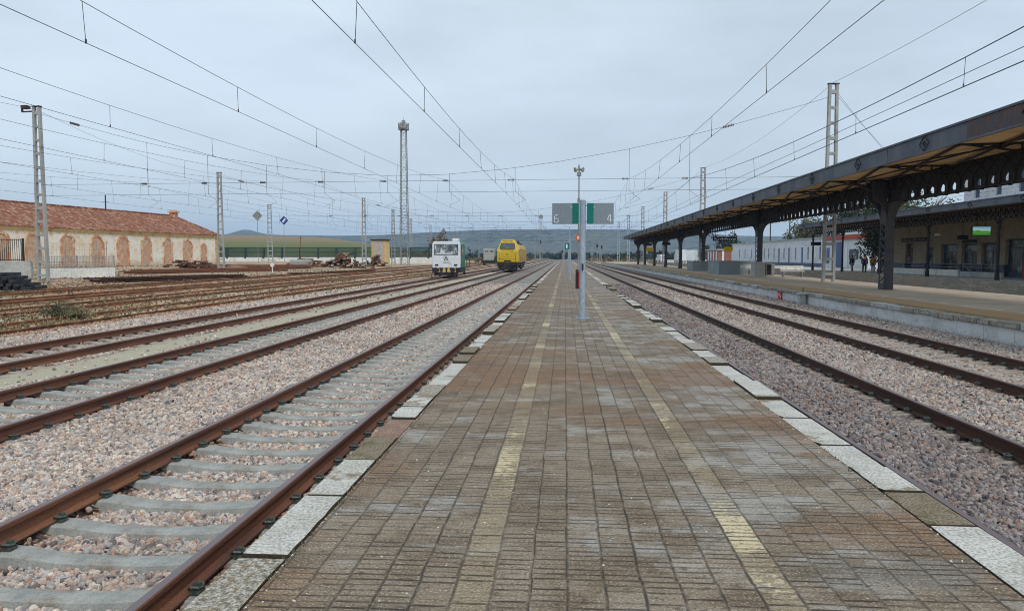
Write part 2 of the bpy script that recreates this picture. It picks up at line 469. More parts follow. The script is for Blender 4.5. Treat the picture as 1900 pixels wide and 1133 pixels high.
def mk_rubble():
    t = NT('rubble_stone', 0.9, 0.2)
    v = t.mapc((1, 0.45, 1.6))
    d = t.vor(2.6, v, feature='DISTANCE_TO_EDGE')
    c = t.n.new('ShaderNodeSeparateColor'); t.l.new(t.vor(2.6, v, out='Color'), c.inputs[0])
    col = t.ramp(c.outputs[0], [(0.1, (0.24, 0.22, 0.18)), (0.5, (0.29, 0.265, 0.22)), (0.9, (0.33, 0.30, 0.255))])
    col = t.mix(t.sm(d, 0.01, 0.05, 0.6, 0), col, (0.12, 0.105, 0.08))
    col = t.mix(t.sm(t.noise(0.3, 4), 0.5, 0.65, 0, 0.6), col, (0.32, 0.23, 0.16))
    return t.out(col, d, 0.5, 0.05)
M['rubble'] = mk_rubble()

M['iron'] = mottled('canopy_iron', (0.020, 0.018, 0.019), (0.034, 0.030, 0.030), 3, (0.05, 0.03, 0.022), cth=(0.58, 0.7), rough=0.7, fine=25)
M['iron2'] = mottled('column_iron', (0.045, 0.047, 0.055), (0.065, 0.062, 0.066), 3, (0.075, 0.045, 0.035), cth=(0.58, 0.7), rough=0.6, fine=25)
M['fascia'] = mottled('fascia_iron', (0.075, 0.088, 0.112), (0.115, 0.13, 0.155), 0.9, (0.12, 0.07, 0.06), cth=(0.60, 0.70), rough=0.6, fine=14)
M['rustplate'] = mottled('rusty_plate', (0.085, 0.055, 0.05), (0.07, 0.072, 0.085), 2.5, (0.13, 0.065, 0.05), rough=0.7, fine=14)

def mk_soffit():
    t = NT('soffit_boards', 0.85, 0.15)
    x, y, z = t.xyz()
    b = t.math('FRACT', t.math('DIVIDE', y, 0.16))
    r = t.wn(t.comb(t.math('FLOOR', t.math('DIVIDE', y, 0.16)), 0.0, 0.0))['Value']
    col = t.mix(r, (0.68, 0.45, 0.22), (0.78, 0.56, 0.31))
    col = t.mix(t.sm(t.noise(0.8, 4), 0.45, 0.7, 0, 0.45), col, (0.34, 0.21, 0.11))
    col = t.mix(t.sm(b, 0.0, 0.1, 0.6, 0), col, (0.05, 0.035, 0.02))
    return t.out(col)
M['soffit'] = mk_soffit()
M['roof_sheet'] = mottled('roof_sheet', (0.25, 0.22, 0.20), (0.35, 0.33, 0.31), 1.5)

def mk_tiles():
    t = NT('roof_tiles', 0.9, 0.15)
    x, y, z = t.xyz()
    w = t.math('FRACT', t.math('DIVIDE', y, 0.27))
    wv = t.math('SINE', t.math('MULTIPLY', w, pi))
    r = t.wn(t.comb(t.math('FLOOR', t.math('DIVIDE', y, 0.27)), t.math('FLOOR', t.math('DIVIDE', x, 0.33)), 0.0))['Value']
    n = t.noise(0.5, 5, 0.65)
    col = t.ramp(r, [(0.0, (0.17, 0.068, 0.042)), (0.4, (0.27, 0.105, 0.06)), (0.75, (0.34, 0.145, 0.085)), (0.96, (0.46, 0.31, 0.22))])
    col = t.mix(t.sm(n, 0.45, 0.68, 0, 0.6), col, (0.18, 0.085, 0.055))
    col = t.mix(t.sm(wv, 0.0, 0.5, 0.65, 0), col, (0.06, 0.03, 0.02))
    n3 = t.noise(2.5, 5, 0.7)
    col = t.mix(t.sm(n3, 0.60, 0.67, 0, 0.6), col, (0.40, 0.30, 0.22))
    return t.out(col, wv, 0.8, 0.08)
M['tiles'] = mk_tiles()

def mk_plaster():
    t = NT('peeling_plaster', 0.9, 0.15)
    x, y, z = t.xyz()
    n = t.noise(0.45, 6, 0.65)
    n2 = t.noise(1.8, 6, 0.7)
    col = t.mix(t.sm(n, 0.4, 0.65), (0.76, 0.72, 0.63), (0.70, 0.60, 0.45))
    zz = t.math('ADD', t.math('MULTIPLY', t.math('SUBTRACT', n2, 0.5), 3.2), z)
    col = t.mix(t.sm(zz, 0.4, 1.3, 0.7, 0), col, (0.44, 0.30, 0.18))
    col = t.mix(t.sm(zz, 4.3, 4.9, 0, 0.7), col, (0.55, 0.43, 0.26))
    col = t.mix(t.sm(n2, 0.56, 0.62, 0, 0.65), col, (0.54, 0.38, 0.23))
    return t.out(col, n2, 0.3, 0.03)
M['plaster'] = mk_plaster()
M['arch_brick'] = mottled('arch_brick', (0.46, 0.17, 0.09), (0.60, 0.36, 0.20), 1.3, (0.66, 0.52, 0.36), fine=4, cth=(0.5, 0.6))
M['arch_fill'] = mottled('arch_fill', (0.52, 0.37, 0.26), (0.47, 0.28, 0.18), 1.2, (0.44, 0.38, 0.31), fine=3)
M['quoin'] = mottled('quoin_brick', (0.50, 0.28, 0.12), (0.58, 0.38, 0.18), 2, fine=4)
M['cream_wall'] = mottled('cream_station_wall', (0.38, 0.325, 0.235), (0.32, 0.27, 0.19), 0.8, (0.28, 0.23, 0.16), fine=6)
M['pale_wall'] = mottled('pale_wall', (0.62, 0.63, 0.66), (0.54, 0.56, 0.6), 0.5, (0.45, 0.45, 0.45), fine=4)
M['white_paint'] = mottled('white_paint', (0.70, 0.72, 0.73), (0.62, 0.64, 0.66), 1.5, fine=9, rough=0.5)
M['white_clean'] = mottled('white_cab', (0.66, 0.69, 0.71), (0.60, 0.63, 0.66), 1.5, (0.48, 0.48, 0.46), fine=9, rough=0.4, spec=0.5)
M['blue_door'] = mottled('blue_door', (0.045, 0.085, 0.19), (0.06, 0.11, 0.24), 2, rough=0.5)
M['dark_blue'] = mottled('dark_shutter', (0.05, 0.07, 0.11), (0.07, 0.10, 0.15), 2, rough=0.5)
M['glass'] = mottled('dark_glass', (0.03, 0.045, 0.055), (0.07, 0.09, 0.10), 1.2, (0.22, 0.27, 0.30), cth=(0.52, 0.62), rough=0.12, spec=0.6)
M['glass_bright'] = mottled('painted_reflection_glass', (0.05, 0.065, 0.075), (0.16, 0.2, 0.22), 1.6, (0.55, 0.6, 0.62), cth=(0.46, 0.54), rough=0.15, spec=0.6)  # pale blotches in the colour imitate a bright reflection on the windscreen
M['glass_grey'] = mottled('windscreen', (0.04, 0.055, 0.065), (0.09, 0.11, 0.125), 1.2, rough=0.15, spec=0.6)
M['yellow'] = mottled('yellow_paint', (0.60, 0.42, 0.01), (0.50, 0.34, 0.015), 1.0, (0.30, 0.20, 0.04), cth=(0.62, 0.72), rough=0.45, spec=0.45, fine=8, bump=0.03)
M['yellow_dirty'] = mottled('dirty_yellow', (0.47, 0.31, 0.06), (0.36, 0.24, 0.07), 0.8, (0.18, 0.12, 0.06), rough=0.6, fine=8)
M['hazard'] = mottled('hazard_orange', (0.62, 0.36, 0.06), (0.55, 0.42, 0.16), 4, rough=0.5)
M['black'] = mottled('chassis_black', (0.012, 0.013, 0.016), (0.03, 0.03, 0.033), 2, (0.06, 0.045, 0.035), rough=0.6)
M['green'] = mottled('teal_green_paint', (0.01, 0.17, 0.115), (0.015, 0.13, 0.09), 1, rough=0.4, spec=0.45)
M['teal'] = mottled('sign_teal', (0.003, 0.155, 0.13), (0.006, 0.135, 0.115), 2, rough=0.45)
M['sign_grey'] = mottled('sign_grey', (0.175, 0.22, 0.255), (0.195, 0.24, 0.275), 2, rough=0.45)
M['sign_edge'] = mottled('sign_edge', (0.55, 0.62, 0.66), (0.5, 0.56, 0.6), 2, rough=0.4)
M['letter'] = mottled('sign_letter', (0.75, 0.78, 0.8), (0.7, 0.73, 0.75), 2, rough=0.5)
M['post'] = mottled('galvanised_post', (0.33, 0.39, 0.47), (0.27, 0.32, 0.39), 2.5, rough=0.45, spec=0.5, metal=0.15, st=(1, 1, .3))
M['galv'] = mottled('galvanised_mast', (0.26, 0.275, 0.28), (0.19, 0.20, 0.205), 1.2, (0.16, 0.13, 0.11), cth=(0.6, 0.72), rough=0.6)
M['mast_conc'] = mottled('mast_concrete', (0.34, 0.35, 0.34), (0.26, 0.27, 0.265), 1.2, (0.2, 0.19, 0.17), cth=(0.6, 0.72), rough=0.8)
M['wire'] = mottled('wire', (0.05, 0.055, 0.065), (0.07, 0.075, 0.09), 2, rough=0.6)
M['insul'] = mottled('insulator', (0.10, 0.075, 0.07), (0.13, 0.10, 0.09), 4, rough=0.3, spec=0.5)
M['red'] = mottled('red_paint', (0.50, 0.03, 0.03), (0.42, 0.03, 0.025), 3, (0.2, 0.02, 0.02), rough=0.5)
M['orange_red'] = mottled('orange_red_sign', (0.62, 0.13, 0.05), (0.5, 0.1, 0.04), 3, rough=0.5)
M['red_trim'] = mottled('red_trim', (0.40, 0.06, 0.035), (0.34, 0.055, 0.035), 1, rough=0.6)
M['brown_wall'] = mottled('brown_brick', (0.28, 0.13, 0.085), (0.22, 0.10, 0.07), 1.5, rough=0.8)
M['grey_panel'] = mottled('grey_panel', (0.20, 0.245, 0.27), (0.17, 0.21, 0.235), 0.8, (0.25, 0.27, 0.27), rough=0.6)
M['grey_box'] = mottled('grey_box', (0.36, 0.36, 0.335), (0.30, 0.30, 0.28), 1.5, rough=0.7)
M['hut_panel'] = mottled('hut_render', (0.44, 0.41, 0.35), (0.33, 0.31, 0.28), 2.4, (0.20, 0.18, 0.16), fine=8)
M['hut_side'] = mottled('hut_cream', (0.66, 0.52, 0.26), (0.58, 0.44, 0.2), 1.2, (0.3, 0.22, 0.12), fine=6)
M['palisade'] = mottled('green_fence', (0.022, 0.045, 0.035), (0.03, 0.06, 0.045), 1, rough=0.6)
M['black_rail'] = mottled('black_railing', (0.015, 0.016, 0.018), (0.03, 0.03, 0.032), 3, rough=0.5)
M['grey_conc'] = mottled('grey_concrete_wall', (0.40, 0.41, 0.39), (0.33, 0.34, 0.325), 0.7, (0.24, 0.235, 0.21), fine=7)
M['low_white'] = mottled('low_white_wall', (0.68, 0.68, 0.64), (0.6, 0.6, 0.55), 0.7, (0.42, 0.38, 0.3), fine=7)
M['bark'] = mottled('bark', (0.08, 0.06, 0.045), (0.13, 0.105, 0.08), 3, fine=12)
M['leaf_dark'] = mottled('leaf_dark', (0.014, 0.026, 0.018), (0.028, 0.042, 0.024), 1.2)
M['leaf_mid'] = mottled('leaf_mid', (0.045, 0.07, 0.028), (0.075, 0.10, 0.04), 1.2)
M['leaf_olive'] = mottled('leaf_olive', (0.09, 0.10, 0.055), (0.13, 0.13, 0.075), 1.2)
M['leaf_dry'] = mottled('leaf_dry', (0.17, 0.12, 0.06), (0.12, 0.10, 0.05), 1.2)
M['tuft'] = mottled('dry_tuft', (0.27, 0.21, 0.12), (0.14, 0.135, 0.07), 0.5)
M['skin'] = mottled('skin', (0.38, 0.22, 0.16), (0.34, 0.19, 0.13), 6, bump=0.02)
M['hair'] = mottled('hair', (0.02, 0.015, 0.012), (0.035, 0.025, 0.02), 20)
for k, c in {'navy': (0.02, 0.035, 0.10), 'jacket_black': (0.015, 0.015, 0.018), 'orange_coat': (0.45, 0.2, 0.03), 'jeans': (0.05, 0.08, 0.14),
             'khaki': (0.30, 0.30, 0.22), 'grey_cloth': (0.12, 0.12, 0.13), 'sign_blue': (0.03, 0.07, 0.30), 'sign_yellow': (0.75, 0.50, 0.02), 'dark_board': (0.012, 0.014, 0.018),
             'lamp_glass': (0.6, 0.62, 0.6), 'rust_red': (0.18, 0.06, 0.035)}.items():
    M[k] = mottled(k, c, tuple(v * 0.8 for v in c), 4, rough=0.6)

def mk_screen():
    t = NT('screen_picture', 0.3, 0.4)
    z = t.math('ADD', t.xyz()[2], t.math('MULTIPLY', t.math('SUBTRACT', t.noise(2.5, 3), 0.5), 0.25))
    col = t.ramp(t.sm(z, -0.35, 0.35), [(0.0, (0.03, 0.22, 0.03)), (0.3, (0.14, 0.45, 0.06)), (0.5, (0.05, 0.25, 0.05)), (0.62, (0.55, 0.75, 0.7)), (1.0, (0.2, 0.55, 0.7))])
    t.put(t.b.inputs['Emission Color'], col)
    t.b.inputs['Emission Strength'].default_value = 0.38
    return t.out((0.02, 0.02, 0.02))
M['screen'] = mk_screen()

# ------------------------------------------------------------------ mesh helpers
class MB:
    def __init__(s):
        s.v, s.f, s.mi, s.cur = [], [], [], 0
    def mat(s, i):
        s.cur = i
        return s
    def add(s, vs, fs):
        o = len(s.v)
        s.v += [tuple(v) for v in vs]
        s.f += [tuple(i + o for i in f) for f in fs]
        s.mi += [s.cur] * len(fs)
        return s
    def box(s, x0, x1, y0, y1, z0, z1, rz=0.0, piv=None):
        vs = [(x, y, z) for z in (z0, z1) for y in (y0, y1) for x in (x0, x1)]
        if rz:
            px, py = piv if piv else ((x0 + x1) / 2, (y0 + y1) / 2)
            vs = [(px + (x - px) * cos(rz) - (y - py) * sin(rz), py + (x - px) * sin(rz) + (y - py) * cos(rz), z) for x, y, z in vs]
        return s.add(vs, [(0, 2, 3, 1), (4, 5, 7, 6), (0, 1, 5, 4), (2, 6, 7, 3), (0, 4, 6, 2), (1, 3, 7, 5)])
    def bar(s, p, q, w, h=None, up=(0, 0, 1)):
        h = w if h is None else h
        p, q = Vector(p), Vector(q)
        d = (q - p).normalized()
        u = Vector(up)
        if abs(d.dot(u)) > 0.98:
            u = Vector((0, 1, 0))
        a = d.cross(u).normalized()
        b = a.cross(d).normalized()
        vs = [e + a * (sx * w / 2) + b * (sy * h / 2) for e in (p, q) for sx, sy in ((-1, -1), (1, -1), (1, 1), (-1, 1))]
        return s.add(vs, [(0, 1, 2, 3), (4, 7, 6, 5), (0, 4, 5, 1), (1, 5, 6, 2), (2, 6, 7, 3), (3, 7, 4, 0)])
    def cyl(s, p, q, r0, r1=None, n=10, cap=True):
        r1 = r0 if r1 is None else r1
        p, q = Vector(p), Vector(q)
        d = (q - p).normalized()
        u = Vector((0, 0, 1)) if abs(d.z) < 0.95 else Vector((0, 1, 0))
        a = d.cross(u).normalized()
        b = a.cross(d).normalized()
        vs = [e + a * (r * cos(2 * pi * i / n)) + b * (r * sin(2 * pi * i / n)) for e, r in ((p, r0), (q, r1)) for i in range(n)]
        fs = [(i, i + n, (i + 1) % n + n, (i + 1) % n) for i in range(n)]
        if cap:
            fs += [tuple(range(n)), tuple(range(2 * n - 1, n - 1, -1))]
        return s.add(vs, fs)
    def tube(s, pts, r, n=4):
        pts = [Vector(p) for p in pts]
        rings = []
        for i, p in enumerate(pts):
            d = (pts[min(i + 1, len(pts) - 1)] - pts[max(i - 1, 0)]).normalized()
            u = Vector((0, 0, 1)) if abs(d.z) < 0.95 else Vector((0, 1, 0))
            a = d.cross(u).normalized()
            b = a.cross(d).normalized()
            rings += [p + a * (r * cos(2 * pi * k / n)) + b * (r * sin(2 * pi * k / n)) for k in range(n)]
        fs = []
        for i in range(len(pts) - 1):
            for k in range(n):
                k2 = (k + 1) % n
                fs.append((i * n + k, (i + 1) * n + k, (i + 1) * n + k2, i * n + k2))
        fs += [tuple(range(n)), tuple(range(len(pts) * n - 1, (len(pts) - 1) * n - 1, -1))]
        return s.add(rings, fs)
    def prism(s, poly, a, b, axis='y'):
        n = len(poly)
        def P(u, w, t):
            return (u, t, w) if axis == 'y' else ((t, u, w) if axis == 'x' else (u, w, t))
        vs = [P(u, w, a) for u, w in poly] + [P(u, w, b) for u, w in poly]
        fs = [tuple(range(n)), tuple(range(2 * n - 1, n - 1, -1))] + [(i, i + n, (i + 1) % n + n, (i + 1) % n) for i in range(n)]
        return s.add(vs, fs)
    def loft(s, rings, cap=True):
        n = len(rings[0])
        vs = [p for r in rings for p in r]
        fs = []
        for i in range(len(rings) - 1):
            for k in range(n):
                k2 = (k + 1) % n
                fs.append((i * n + k, (i + 1) * n + k, (i + 1) * n + k2, i * n + k2))
        if cap:
            fs += [tuple(range(n)), tuple(range(len(rings) * n - 1, (len(rings) - 1) * n - 1, -1))]
        return s.add(vs, fs)
    def quad(s, *vs):
        return s.add(vs, [tuple(range(len(vs)))])
    def build(s, name, mats, parent=None, smooth=False, recalc=True, bevel=0.0, loc=None):
        me = bpy.data.meshes.new(name)
        me.from_pydata(s.v, [], s.f)
        if not isinstance(mats, (list, tuple)):
            mats = [mats]
        for m in mats:
            me.materials.append(M[m])
        if len(mats) > 1:
            me.polygons.foreach_set('material_index', s.mi)
        if recalc:
            bm = bmesh.new()
            bm.from_mesh(me)
            bmesh.ops.recalc_face_normals(bm, faces=bm.faces)
            bm.to_mesh(me)
            bm.free()
        if smooth:
            me.polygons.foreach_set('use_smooth', [True] * len(me.polygons))
        me.update()
        o = bpy.data.objects.new(name, me)
        COL.objects.link(o)
        if parent:
            o.parent = parent
        if loc:
            o.location = loc
        if bevel:
            b = o.modifiers.new('bevel', 'BEVEL')
            b.width = bevel
            b.segments = 2
            b.limit_method = 'ANGLE'
        return o

def tag(o, label=None, cat=None, group=None, kind=None):
    if label: o['label'] = label
    if cat: o['category'] = cat
    if group: o['group'] = group
    if kind: o['kind'] = kind
    return o
def thing(name, label, cat, loc=(0, 0, 0), rz=0.0, group=None):
    o = bpy.data.objects.new(name, None)
    COL.objects.link(o)
    o.location = loc
    o.rotation_euler = (0, 0, rz)
    return tag(o, label, cat, group)
def dup(o, parent=None):
    c = o.copy()
    COL.objects.link(c)
    c.parent = parent
    for ch in list(o.children):
        dup(ch, c)
    return c
def relabel(o, **k):
    for a, b in k.items():
        o[a] = b
    return o

# ------------------------------------------------------------------ terrain
def ss(a, b, x):
    t = min(1, max(0, (x - a) / (b - a)))
    return t * t * (3 - 2 * t)
def gz(x, y):
    """ground height"""
    if x > -13.6:
        return -0.85
    z = -0.55 + 0.35 * ss(-22, -40, x) + 0.55 * ss(-40, -62, x)
    z = z if y < 300 else z + (-0.3 - z) * ss(300, 500, y)
    z += 0.05 * mnoise.noise(Vector((x * 0.4, y * 0.25, 0)))
    return z
def sheet(name, xs, ys, fz, mat, kind='structure'):
    me = bpy.data.meshes.new(name)
    vs = [(x, y, fz(x, y)) for y in ys for x in xs]
    nx = len(xs)
    fs = [(j * nx + i, j * nx + i + 1, (j + 1) * nx + i + 1, (j + 1) * nx + i) for j in range(len(ys) - 1) for i in range(nx - 1)]
    me.from_pydata(vs, [], fs)
    me.polygons.foreach_set('use_smooth', [True] * len(fs))
    me.materials.append(M[mat])
    o = bpy.data.objects.new(name, me)
    COL.objects.link(o)
    return tag(o, kind=kind)
xs = [-6000, -4000, -2500, -1500, -900, -500, -300, -200, -150, -120] + list(np.arange(-100, -14, 2.0)) + [-13.9, -13.6, -13.5] + list(np.arange(-12, 60, 6.0)) + [60, 80, 120, 200, 400, 800, 1500, 3000, 6000]
ys = [-300, -100, -40] + list(np.arange(-20, 60, 2.0)) + list(np.arange(60, 200, 5.0)) + [200, 220, 250, 300, 350, 400, 500, 700, 1000, 1500, 2500, 4000, 6000]
sheet('ground', xs, ys, gz, 'yard')

TRACKS = {'A': -3.3, 'B': -7.45, 'C': -11.3, 'T4': 3.95, 'T2': 7.85}
def bz(x, y):
    """top of the ballast"""
    z = -0.60
    for c in TRACKS.values():
        d = abs(x - c)
        if d < 0.78:
            z = (-0.585 if d < 0.55 else -0.605) if c == 3.95 else (-0.632 if c == 7.85 else -0.650)
        elif d < 1.4:
            z = max(z, -0.585)
    if -10.2 < x < -9.1:
        z = -0.575
    if x < -14.2:
        z = -0.52 + (x + 14.2) * 0.2
    elif x < -12.9:
        z = -0.60 + (-12.9 - x) * 0.06
    z += 0.014 * mnoise.noise(Vector((x * 1.3, y * 1.3, 3)))
    return z
xs = sorted(set([round(v, 2) for v in np.arange(-15.4, 10.91, 0.2)]))
ys = [round(v, 2) for v in np.concatenate([np.arange(-8, 30, 0.5), np.arange(30, 100, 2), np.arange(100, 560, 10)])]
sheet('ballast', xs, ys, bz, 'ballast')

# ------------------------------------------------------------------ island platform we stand on
PL, PR = -1.73, 2.46
m = MB()
m.box(PL + 0.27, PR - 0.30, -8, 230, -0.25, 0.0)
platform = tag(m.build('platform', 'paving'), kind='structure')
m = MB()
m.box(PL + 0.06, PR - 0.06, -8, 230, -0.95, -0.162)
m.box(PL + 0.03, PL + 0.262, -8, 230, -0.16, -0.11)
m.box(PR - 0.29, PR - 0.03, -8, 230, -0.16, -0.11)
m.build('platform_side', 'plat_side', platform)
lj = [2.2, 2.98, 3.79, 4.81, 5.70, 6.46, 7.22, 7.77, 8.49, 9.2, 10.05, 11.3, 12.1, 12.9]
lm = ['cope_speck', 'cope_white', 'cope_white', 'cope_white', 'cope_brown', 'cope_red', 'cope_white', 'cope_white', 'cope_speck', 'cope_white', 'cope_white', 'cope_brown', 'cope_brown']
m = MB()
r = random.Random(21)
for _ in range(420):
    y_ = 2.4 + 16 * r.random() ** 1.6
    x_ = r.uniform(PL + .3, PR - .32)
    q = r.uniform(.003, .009)
    if r.random() < .5:
        x_ = r.choice([PL + .28, PR - .31]) + r.gauss(0, .05)
        x_ = min(max(x_, PL + .275), PR - .305)
    a = r.uniform(0, 3)
    m.add([(x_ + q * cos(a + k * 2.1) * r.uniform(.7, 1.3), y_ + q * sin(a + k * 2.1), .0005) for k in range(3)] + [(x_, y_, q * .9)], [(0, 1, 3), (1, 2, 3), (2, 0, 3)])
tag(m.build('grit', 'low_white'), 'small pale chips of stone strewn over the tiled platform', 'grit', kind='stuff')
m = MB()
for _ in range(900):                                # moss and weeds rooted in the gap along the edge stones
    y_ = 2.4 + 26 * r.random() ** 1.3
    x_ = r.choice([PL + .27, PR - .30]) + r.gauss(0, .012)
    if mnoise.noise(Vector((x_, y_ * .6, 1))) < -0.05:
        continue
    for k in range(4):
        a = r.uniform(0, 6.28); h_ = r.uniform(.008, .03)
        m.add([(x_ - .005 * sin(a), y_ + .005 * cos(a), -.02), (x_ + .005 * sin(a), y_ - .005 * cos(a), -.02), (x_ + .02 * cos(a), y_ + .02 * sin(a), h_)], [(0, 1, 2)])
tag(m.build('moss', 'leaf_olive', recalc=False), 'moss and tiny weeds in the gaps beside the platform edge stones', 'moss', kind='stuff')
lm[0] = 'cope_speck'; lm[1] = 'cope_speck'
rj = [1.6, 2.4, 3.2, 4.54, 5.20, 5.82, 6.5, 7.59, 8.55, 9.67]
rm = ['cope_white', 'cope_white', 'cope_white', 'cope_brown', 'cope_white', 'cope_white', 'cope_white', 'cope_white', 'cope_white']
cope_cache = {}
def coping(js, ms, x0, x1, n_ind, end=230):
    r = random.Random(int(x0 * 100) + 5)
    js, ms = list(js), list(ms)
    while len(js) < n_ind + 1:
        js.append(js[-1] + r.choice([0.72, 0.9, 1.0]))
        q = r.random()
        ms.append('cope_white' if q < 0.70 else ('cope_speck' if q < 0.92 else ('cope_brown' if q < 0.97 else 'cope_red')))
    for a, b, mt in zip(js[:-1], js[1:], ms):
        L = round(b - a, 2)
        m = MB()
        dz = r.uniform(-0.006, 0.005)
        j = r.uniform(-0.003, 0.003)
        i0, i1 = r.uniform(0.0, 0.008), r.uniform(0.0, 0.006)
        g0, g1 = r.uniform(0.012, 0.026), r.uniform(0.012, 0.026)
        pts = []
        nn = 9
        for q in range(nn):      # chipped, slightly wavy outline
            f = q / (nn - 1)
            pts.append((x0 + 0.004 + i0 + r.uniform(-.004, .005), a + g0 + (b - a - g0 - g1) * f))
        for q in range(nn):
            f = 1 - q / (nn - 1)
            pts.append((x1 - 0.004 - i1 + r.uniform(-.005, .003), a + g0 + (b - a - g0 - g1) * f))
        if r.random() < 0.35:
            pts[0] = (pts[0][0] + r.uniform(.02, .05), pts[0][1]); pts[1] = (pts[1][0], pts[1][1] - .02)
        m.prism(pts, -0.16, 0.0, 'z')
        o = m.build('coping_stone', mt, platform, bevel=0.006)
        o.location = (j, 0, dz + 0.004)
        o.rotation_euler = (r.uniform(-.003, .003), r.uniform(-0.004, 0.004), 0)
    a = js[-1]
    m = MB()
    i = 0
    while a < end:
        L = r.choice([0.9, 1.2, 1.6])
        m.mat(r.choice([0, 0, 0, 1, 1, 2]))
        m.box(x0, x1, a + 0.01, min(end, a + L), -0.16, 0.004)
        a += L
    tag(m.build('coping_stone', ['cope_white', 'cope_speck', 'cope_brown'], platform), kind='stuff')
coping(lj, lm, PL, PL + 0.268, 48)
coping(rj, rm, PR - 0.298, PR, 48)

# ------------------------------------------------------------------ tracks
RAIL = [(-0.07, -0.540), (-0.07, -0.528), (-0.012, -0.512), (-0.009, -0.43), (-0.034, -0.418), (-0.036, -0.390), (-0.028, -0.381), (0, -0.380),
        (0.028, -0.381), (0.036, -0.390), (0.034, -0.418), (0.009, -0.43), (0.012, -0.512), (0.07, -0.528), (0.07, -0.540)]
def sleeper_mesh(mat):
    """pre-stressed monoblock: high rail seats, waisted lower middle"""
    st = [(-1.3, -0.575, .12), (-1.05, -0.555, .115), (-0.87, -0.545, .105), (-0.68, -0.548, .105), (-0.35, -0.588, .09), (0, -0.592, .088), (0.35, -0.588, .09),
          (0.68, -0.548, .105), (0.87, -0.545, .105), (1.05, -0.555, .115), (1.3, -0.575, .12)]
    m = MB()
    m.loft([[(x, -w - 0.035, -0.76), (x, -w, z - 0.012), (x, -w + 0.014, z), (x, w - 0.014, z), (x, w, z - 0.012), (x, w + 0.035, -0.76)] for x, z, w in st])
    o = m.build('sleeper', mat)
    return o
def clip_mesh(sx):
    m = MB()
    if True:
        x = sx * 0.105
        m.box(x - 0.035, x + 0.035, -0.05, 0.05, -0.545, -0.515)
        m.cyl((x, 0, -0.52), (x, 0, -0.462), 0.014, n=6)
        m.cyl((x, 0, -0.487), (x, 0, -0.468), 0.026, n=6)
        pts = [(x - sx * 0.05, -0.03, -0.505), (x - sx * 0.02, -0.055, -0.485), (x + sx * 0.025, -0.045, -0.49), (x + sx * 0.035, 0, -0.50),
               (x + sx * 0.025, 0.045, -0.49), (x - sx * 0.02, 0.055, -0.485), (x - sx * 0.05, 0.03, -0.505)]
        m.tube(pts, 0.012, 5)
    return m.build('rail_fastener', 'clip')
proto_s = {'concrete': sleeper_mesh('concrete'), 'concrete_old': sleeper_mesh('concrete_old')}
proto_c = {s_: clip_mesh(s_) for s_ in (-1, 1)}
def track(label, x, y0, y1, ys, smat='concrete', nclip=34, n=100, dz=0.0, railm='rail'):
    t = thing('railway_track', label, 'railway track', (x, 0, dz))
    for sx in (-1, 1):
        m = MB()
        r = random.Random(int(x * 10) + sx)
        rings = []
        y = y0
        while y <= y1:
            jx = 0.004 * mnoise.noise(Vector((y * 0.05, x, sx)))
            rings.append([(sx * 0.87 + a + jx, y, b) for a, b in RAIL])
            y += 6 if y < 60 else 30
        m.loft(rings)
        m.build('rail', railm, t)
    for k in range(n):
        o = proto_s[smat].copy()
        COL.objects.link(o)
        o.parent = t
        o.location = (random.uniform(-.012, .012), ys + k * 0.6, random.uniform(-.006, .004))
        o.rotation_euler = (0, random.uniform(-.002, .002), random.uniform(-.006, .006))
        if k < nclip:
            for sx in (-1, 1):
                for s_ in (-1, 1):
                    c = proto_c[s_].copy()
                    COL.objects.link(c)
                    c.parent = o
                    c.location = (sx * 0.87, 0, -0.075)
                    c.scale = (0.9, 0.8, 0.86)
    m = MB()
    y = ys + n * 0.6
    while y < y1:
        m.box(-1.3, 1.3, y - 0.11, y + 0.11, -0.75, -0.565)
        y += 0.6
    tag(m.build('sleeper', smat, t), kind='stuff')
    return t
track('railway track directly left of the tiled platform, with rusty rails on pale concrete sleepers', TRACKS['A'], -6, 540, 2.11, 'concrete', 44)
track('second railway track left of the platform, the one the yellow locomotive stands on', TRACKS['B'], -6, 540, 5.3, 'concrete', 40, railm='rail_brown')
track('third railway track left of the platform, carrying the small white and green rail vehicle', TRACKS['C'], 0, 540, 9.1, 'concrete_old', 8)
track('railway track directly right of the tiled platform, its far rail dark along purplish ballast', TRACKS['T4'], -6, 540, 2.2, 'concrete_old', 44, railm='rail_east')
track('railway track under the white edge wall of the canopied platform', TRACKS['T2'], 0, 540, 6.3, 'concrete_old', 24, railm='rail_east')
track('sunken railway track between the canopied platform and the station building', 22.0, 30, 300, 40.0, 'concrete_old', 0, 60)
bpy.data.objects.remove(proto_s['concrete']); bpy.data.objects.remove(proto_s['concrete_old']); [bpy.data.objects.remove(q) for q in proto_c.values()]

# old sidings in the yard: worn low rails on buried timber sleepers
def siding(label, x, y0, y1, zoff, n=100):
    t = thing('railway_siding', label, 'railway track', (x, 0, zoff))
    for sx in (-1, 1):
        m = MB()
        m.loft([[(sx * 0.87 + a, y, b * 0.85 - 0.05) for a, b in RAIL] for y in (y0, 30, 60, 120, y1)])
        m.build('rail', 'rail_old', t)
    r = random.Random(int(-x * 7))
    for k in range(n):
        if r.random() < 0.62:
            continue
        m = MB()
        w = r.uniform(0.1, 0.13)
        m.box(-1.28 + r.uniform(-.1, .1), 1.28 + r.uniform(-.1, .1), -w, w, -0.66, -0.525, rz=r.uniform(-.05, .05))
        o = m.build('sleeper', r.choice(['timber', 'timber_light', 'timber_light']), t)
        o.location = (0, max(y0, 16) + k * 0.75, r.uniform(-.03, .01))
    return t
siding('nearest old siding in the yard, rust-brown rails half sunk in weedy earth', -16.1, 12, 300, -0.04)
siding('second old siding in the yard, orange rusty rails with decayed sleepers', -20.6, 14, 300, -0.03)
